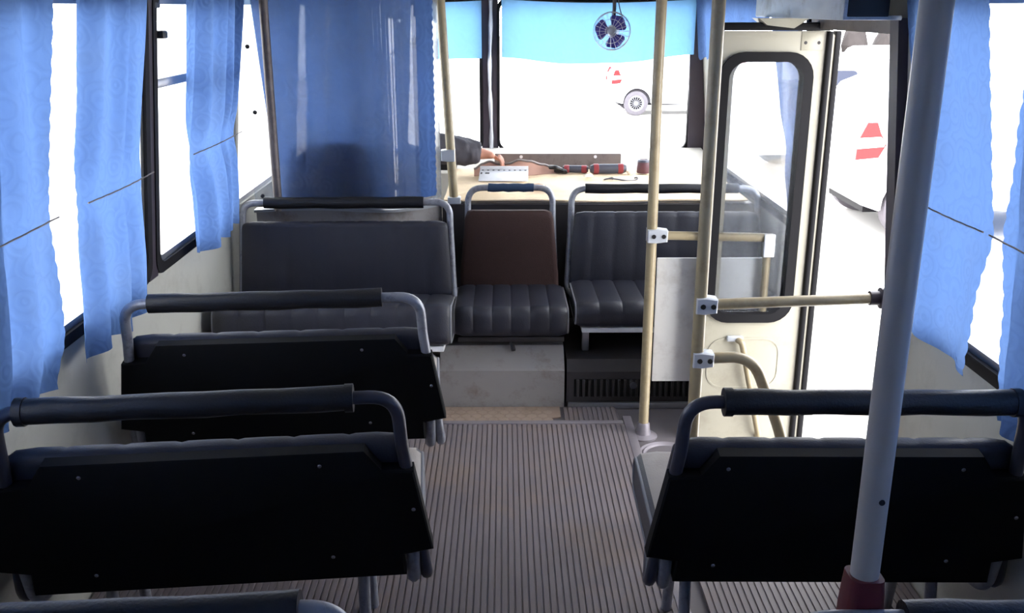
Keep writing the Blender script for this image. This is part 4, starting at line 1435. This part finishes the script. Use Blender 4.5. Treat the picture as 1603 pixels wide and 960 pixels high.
def car(label, loc, rz, paint, group='parked cars'):
    """hatchback, rear at x=0, front at +x, near side at y=0, far side at y=W; z=0 on the ground"""
    t = thing('car', label, 'car', loc, (0, 0, rz), group)
    W, Lc, wr = 1.66, 3.9, 0.305
    wb = (0.62, 3.10)
    # lower body side outline with wheel arch cut-outs
    def outline(inset):
        p = [(0.02, 0.42), (0.0, 0.60), (0.03, 0.90), (0.10, 1.02)]
        p += [(1.2, 1.00), (2.6, 0.97), (3.45, 0.86), (3.82, 0.72), (3.90, 0.52), (3.86, 0.30), (wb[1] + 0.40, 0.26)]
        for cx in (wb[1], wb[0]):
            p += [(cx + 0.375 * math.cos(a), wr + 0.375 * math.sin(a)) for a in [math.radians(d) for d in range(0, 181, 15)]]
            p += [(cx - 0.40, 0.27)] if cx == wb[1] else []
        p += [(0.25, 0.30), (0.08, 0.36)]
        return p
    bm = bm_new()
    o_ = outline(0)
    rings = []
    for y, k in ((0.06, 0.97), (0.0, 1.0), (W, 1.0), (W - 0.06, 0.97)):
        rings.append([(1.95 + (x - 1.95) * k, y, 0.6 + (z - 0.6) * (k if z > 0.7 else 1)) for x, z in o_])
    rings = [rings[0], rings[1], rings[2], rings[3]]
    loft(bm, rings)
    obj('body', bm, paint, t, smooth=False)
    # cabin
    bm = bm_new()
    low = [(0.06, 1.0), (2.85, 0.96)]
    top = [(0.38, 1.46), (1.95, 1.47)]
    ring_l = [(0.06, 0.03, 1.0), (2.85, 0.03, 0.96), (2.85, W - 0.03, 0.96), (0.06, W - 0.03, 1.0)]
    ring_m = [(0.30, 0.16, 1.38), (2.10, 0.16, 1.40), (2.10, W - 0.16, 1.40), (0.30, W - 0.16, 1.38)]
    ring_t = [(0.45, 0.26, 1.46), (1.90, 0.26, 1.48), (1.90, W - 0.26, 1.48), (0.45, W - 0.26, 1.46)]
    loft(bm, [ring_l, ring_m, ring_t])
    obj('cabin', bm, paint, t, smooth=False)
    def side_pt(x, z, y_off, far=False):
        f = (z - 1.0) / 0.38
        y = 0.03 + 0.13 * f - y_off
        return (x, (W - y) if far else y, z)
    for far in (False, True):
        for poly in ([(0.50, 1.06), (0.42, 1.16), (0.50, 1.30), (0.62, 1.35), (1.30, 1.37), (1.30, 1.05)], [(1.38, 1.05), (1.38, 1.37), (2.02, 1.36), (2.55, 1.04)]):
            bm = bm_new()
            loft(bm, [[side_pt(x, z, -0.004, far) for x, z in poly], [side_pt(x, z, 0.010, far) for x, z in poly]])
            obj('side_window', bm, M['car_glass_sky'], t, smooth=False)
    bm = bm_new()
    loft(bm, [[(x + d, y, z) for x, y, z in ((0.11, 0.20, 1.06), (0.285, 0.26, 1.36), (0.285, W - 0.26, 1.36), (0.11, W - 0.20, 1.06))] for d in (-0.015, 0.02)])
    obj('rear_window', bm, M['car_glass_sky'], t, smooth=False)
    bm = bm_new()
    loft(bm, [[(x + d, y, z) for x, y, z in ((2.76, 0.14, 1.01), (2.15, 0.22, 1.37), (2.15, W - 0.22, 1.37), (2.76, W - 0.14, 1.01))] for d in (-0.02, 0.025)])
    obj('windscreen', bm, M['car_glass_sky'], t, smooth=False)
    for far in (False, True):
        y0, y1 = (-0.006, 0.20) if not far else (W - 0.20, W + 0.006)
        bm = bm_new()
        prism(bm, [(-0.012, y0, 0.78), (0.20, y0, 0.80), (0.26, y0, 0.92), (0.20, y0, 1.02), (0.16, y0, 1.12), (0.07, y0, 1.12), (-0.005, y0, 0.95)], (0, y1 - y0, 0))
        lamp = obj('tail_lamp', bm, M['tail_red'], t, smooth=False)
        bm = bm_new()
        yy = (-0.010, 0.21) if not far else (W - 0.21, W + 0.010)
        prism(bm, [(-0.018, yy[0], 0.88), (0.235, yy[0], 0.90), (0.255, yy[0], 0.94), (0.20, yy[0], 0.99), (0.0, yy[0], 0.98)], (0, yy[1] - yy[0], 0))
        obj('clear_lens', bm, M['tail_white'], lamp, smooth=False)
        y = -0.004 if not far else W + 0.004
        bm = bm_new()
        box(bm, (3.80, (0.18 if not far else W - 0.18), 0.70), (0.20, 0.30, 0.13), bevel=0.03)
        obj('headlamp', bm, M['tail_white'], t)
        bm = bm_new()
        box(bm, (2.45, (-0.08 if not far else W + 0.08), 1.06), (0.12, 0.18, 0.12), bevel=0.03)
        obj('mirror', bm, paint, t)
        for cx in wb:
            s = 1 if not far else -1
            yb = 0.02 if not far else W - 0.02
            T = Matrix.Translation((cx, yb + s * 0.09, wr)) @ Matrix.Rotation(PI / 2 * s, 4, 'X')
            bm = bm_new()
            lathe(bm, [(0.19, 0.09), (0.27, 0.095), (wr - 0.005, 0.075), (wr, 0.0), (wr - 0.005, -0.075), (0.19, -0.09)], T, 32)
            wh = obj('wheel', bm, M['tyre'], t)
            bm = bm_new()
            lathe(bm, [(0, 0.075), (0.05, 0.078), (0.055, 0.060)], T, 24)
            lathe(bm, [(0.150, 0.070), (0.165, 0.085), (0.195, 0.092), (0.197, 0.05)], T, 32)
            for q in range(15):
                a = 2 * PI * q / 15
                loft(bm, [[T @ Vector((r_ * math.cos(a) + w_ * math.sin(a), r_ * math.sin(a) - w_ * math.cos(a), z_)) for w_, z_ in ((-ww, 0.055), (ww, 0.055), (ww, 0.076), (-ww, 0.076))] for r_, ww in ((0.045, 0.004), (0.158, 0.008))])
            obj('alloy_rim', bm, M['alloy'], wh, smooth=False)
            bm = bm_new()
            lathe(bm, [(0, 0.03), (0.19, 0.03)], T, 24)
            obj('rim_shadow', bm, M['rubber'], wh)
            # wheel house lining
            bm = bm_new()
            prism(bm, [(cx + 0.37 * math.cos(a), yb + s * 0.20, wr + 0.37 * math.sin(a)) for a in [math.radians(d) for d in range(0, 181, 20)]], (0, s * 0.02, 0))
            obj('wheel_arch', bm, M['tyre'], t, smooth=False)
    bm = bm_new()
    box(bm, (1.95, W / 2, 0.30), (3.5, W - 0.5, 0.12))
    obj('underbody', bm, M['rubber'], t)
    return t

car('white hatchback parked beyond the doorway, red tail lamp toward the door post', (3.24, 8.8, TERR), 0, M['car_white'])
car('white hatchback far ahead, its alloy rear wheel seen through the windscreen', (2.68, 24.4, GROUND), 0, M['car_white'])
car('silver hatchback in the back row beyond the doorway, nearer the door leaf', (6.9, 27.0, GROUND), math.radians(2), M['car_silver'])
car('silver hatchback in the back row beyond the doorway, nearer the door post', (10.4, 29.5, GROUND), math.radians(-2), M['car_silver'])

# estate car behind the near hatchback
van = thing('car', 'pale estate car with a dark side window parked behind the near hatchback', 'car', (3.0, 12.0, TERR), group='parked cars')
bm = bm_new()
sil = [(0, 0.35), (0.0, 0.80), (0.10, 0.95), (0.42, 1.46), (0.60, 1.52), (2.5, 1.52), (3.25, 0.98), (4.0, 0.85), (4.1, 0.40)]
loft(bm, [[(0.15 + x * 0.94, y0_, z * (0.985 if z > 1 else 1)) if k_ else (x, y0_, z) for x, z in sil] for y0_, k_ in ((0.04, 1), (0.0, 0), (1.7, 0), (1.66, 1))])
obj('body', bm, M['car_white'], van, smooth=False)
for (a, b) in ((0.56, 1.32), (1.80, 2.45)):
    bm = bm_new()
    loft(bm, [[(x, y, z) for x, z in rrect(a, b, 0.98, 1.38, 0.05, 3)] for y in (-0.006, 0.05)])
    obj('side_window', bm, M['car_glass'], van, smooth=False)
bm = bm_new()
box(bm, (0.95, -0.004, 0.93), (0.80, 0.03, 0.04), bevel=0.01)
obj('side_moulding', bm, M['rubber'], van)
for cx in (0.85, 3.3):
    for yb in (0.12, 1.58):
        bm = bm_new()
        lathe(bm, [(0, 0.09), (0.2, 0.09), (0.30, 0.10), (0.34, 0.06), (0.34, -0.06), (0.3, -0.1), (0, -0.1)], Matrix.Translation((cx, yb, 0.34)) @ Matrix.Rotation(PI / 2, 4, 'X'), 24)
        obj('wheel', bm, M['tyre'], van)

# rubble bank at the back of the yard
for k in range(6):
    bm = bm_new()
    r = bmesh.ops.create_icosphere(bm, subdivisions=2, radius=1.0)
    rnd = random.Random(k)
    sx, sy, sz = 0.45 + rnd.random() * 0.12, 0.45 + rnd.random() * 0.1, 1.0 + rnd.random() * 0.2
    for v in r['verts']:
        d = 1 + 0.22 * math.sin(v.co.x * 3.1 + k) * math.cos(v.co.y * 2.7 + k * 2) + 0.1 * math.sin(v.co.z * 6 + k)
        v.co = Vector((v.co.x * sx * d, v.co.y * sy * d, v.co.z * sz * d))
    o = obj('boulder', bm, M['stone'], smooth=False)
    o.location = (13.6 + k * 1.3, 42 + rnd.random() * 1.0, GROUND + sz * 0.9)
    o.rotation_euler = (0, 0, rnd.random() * 6)
    tag(o, 'dark upright boulder at the back of the yard, %s from the door leaf' % ('first', 'second', 'third', 'fourth', 'fifth', 'sixth')[k], 'boulder', 'boulders in the yard bank')
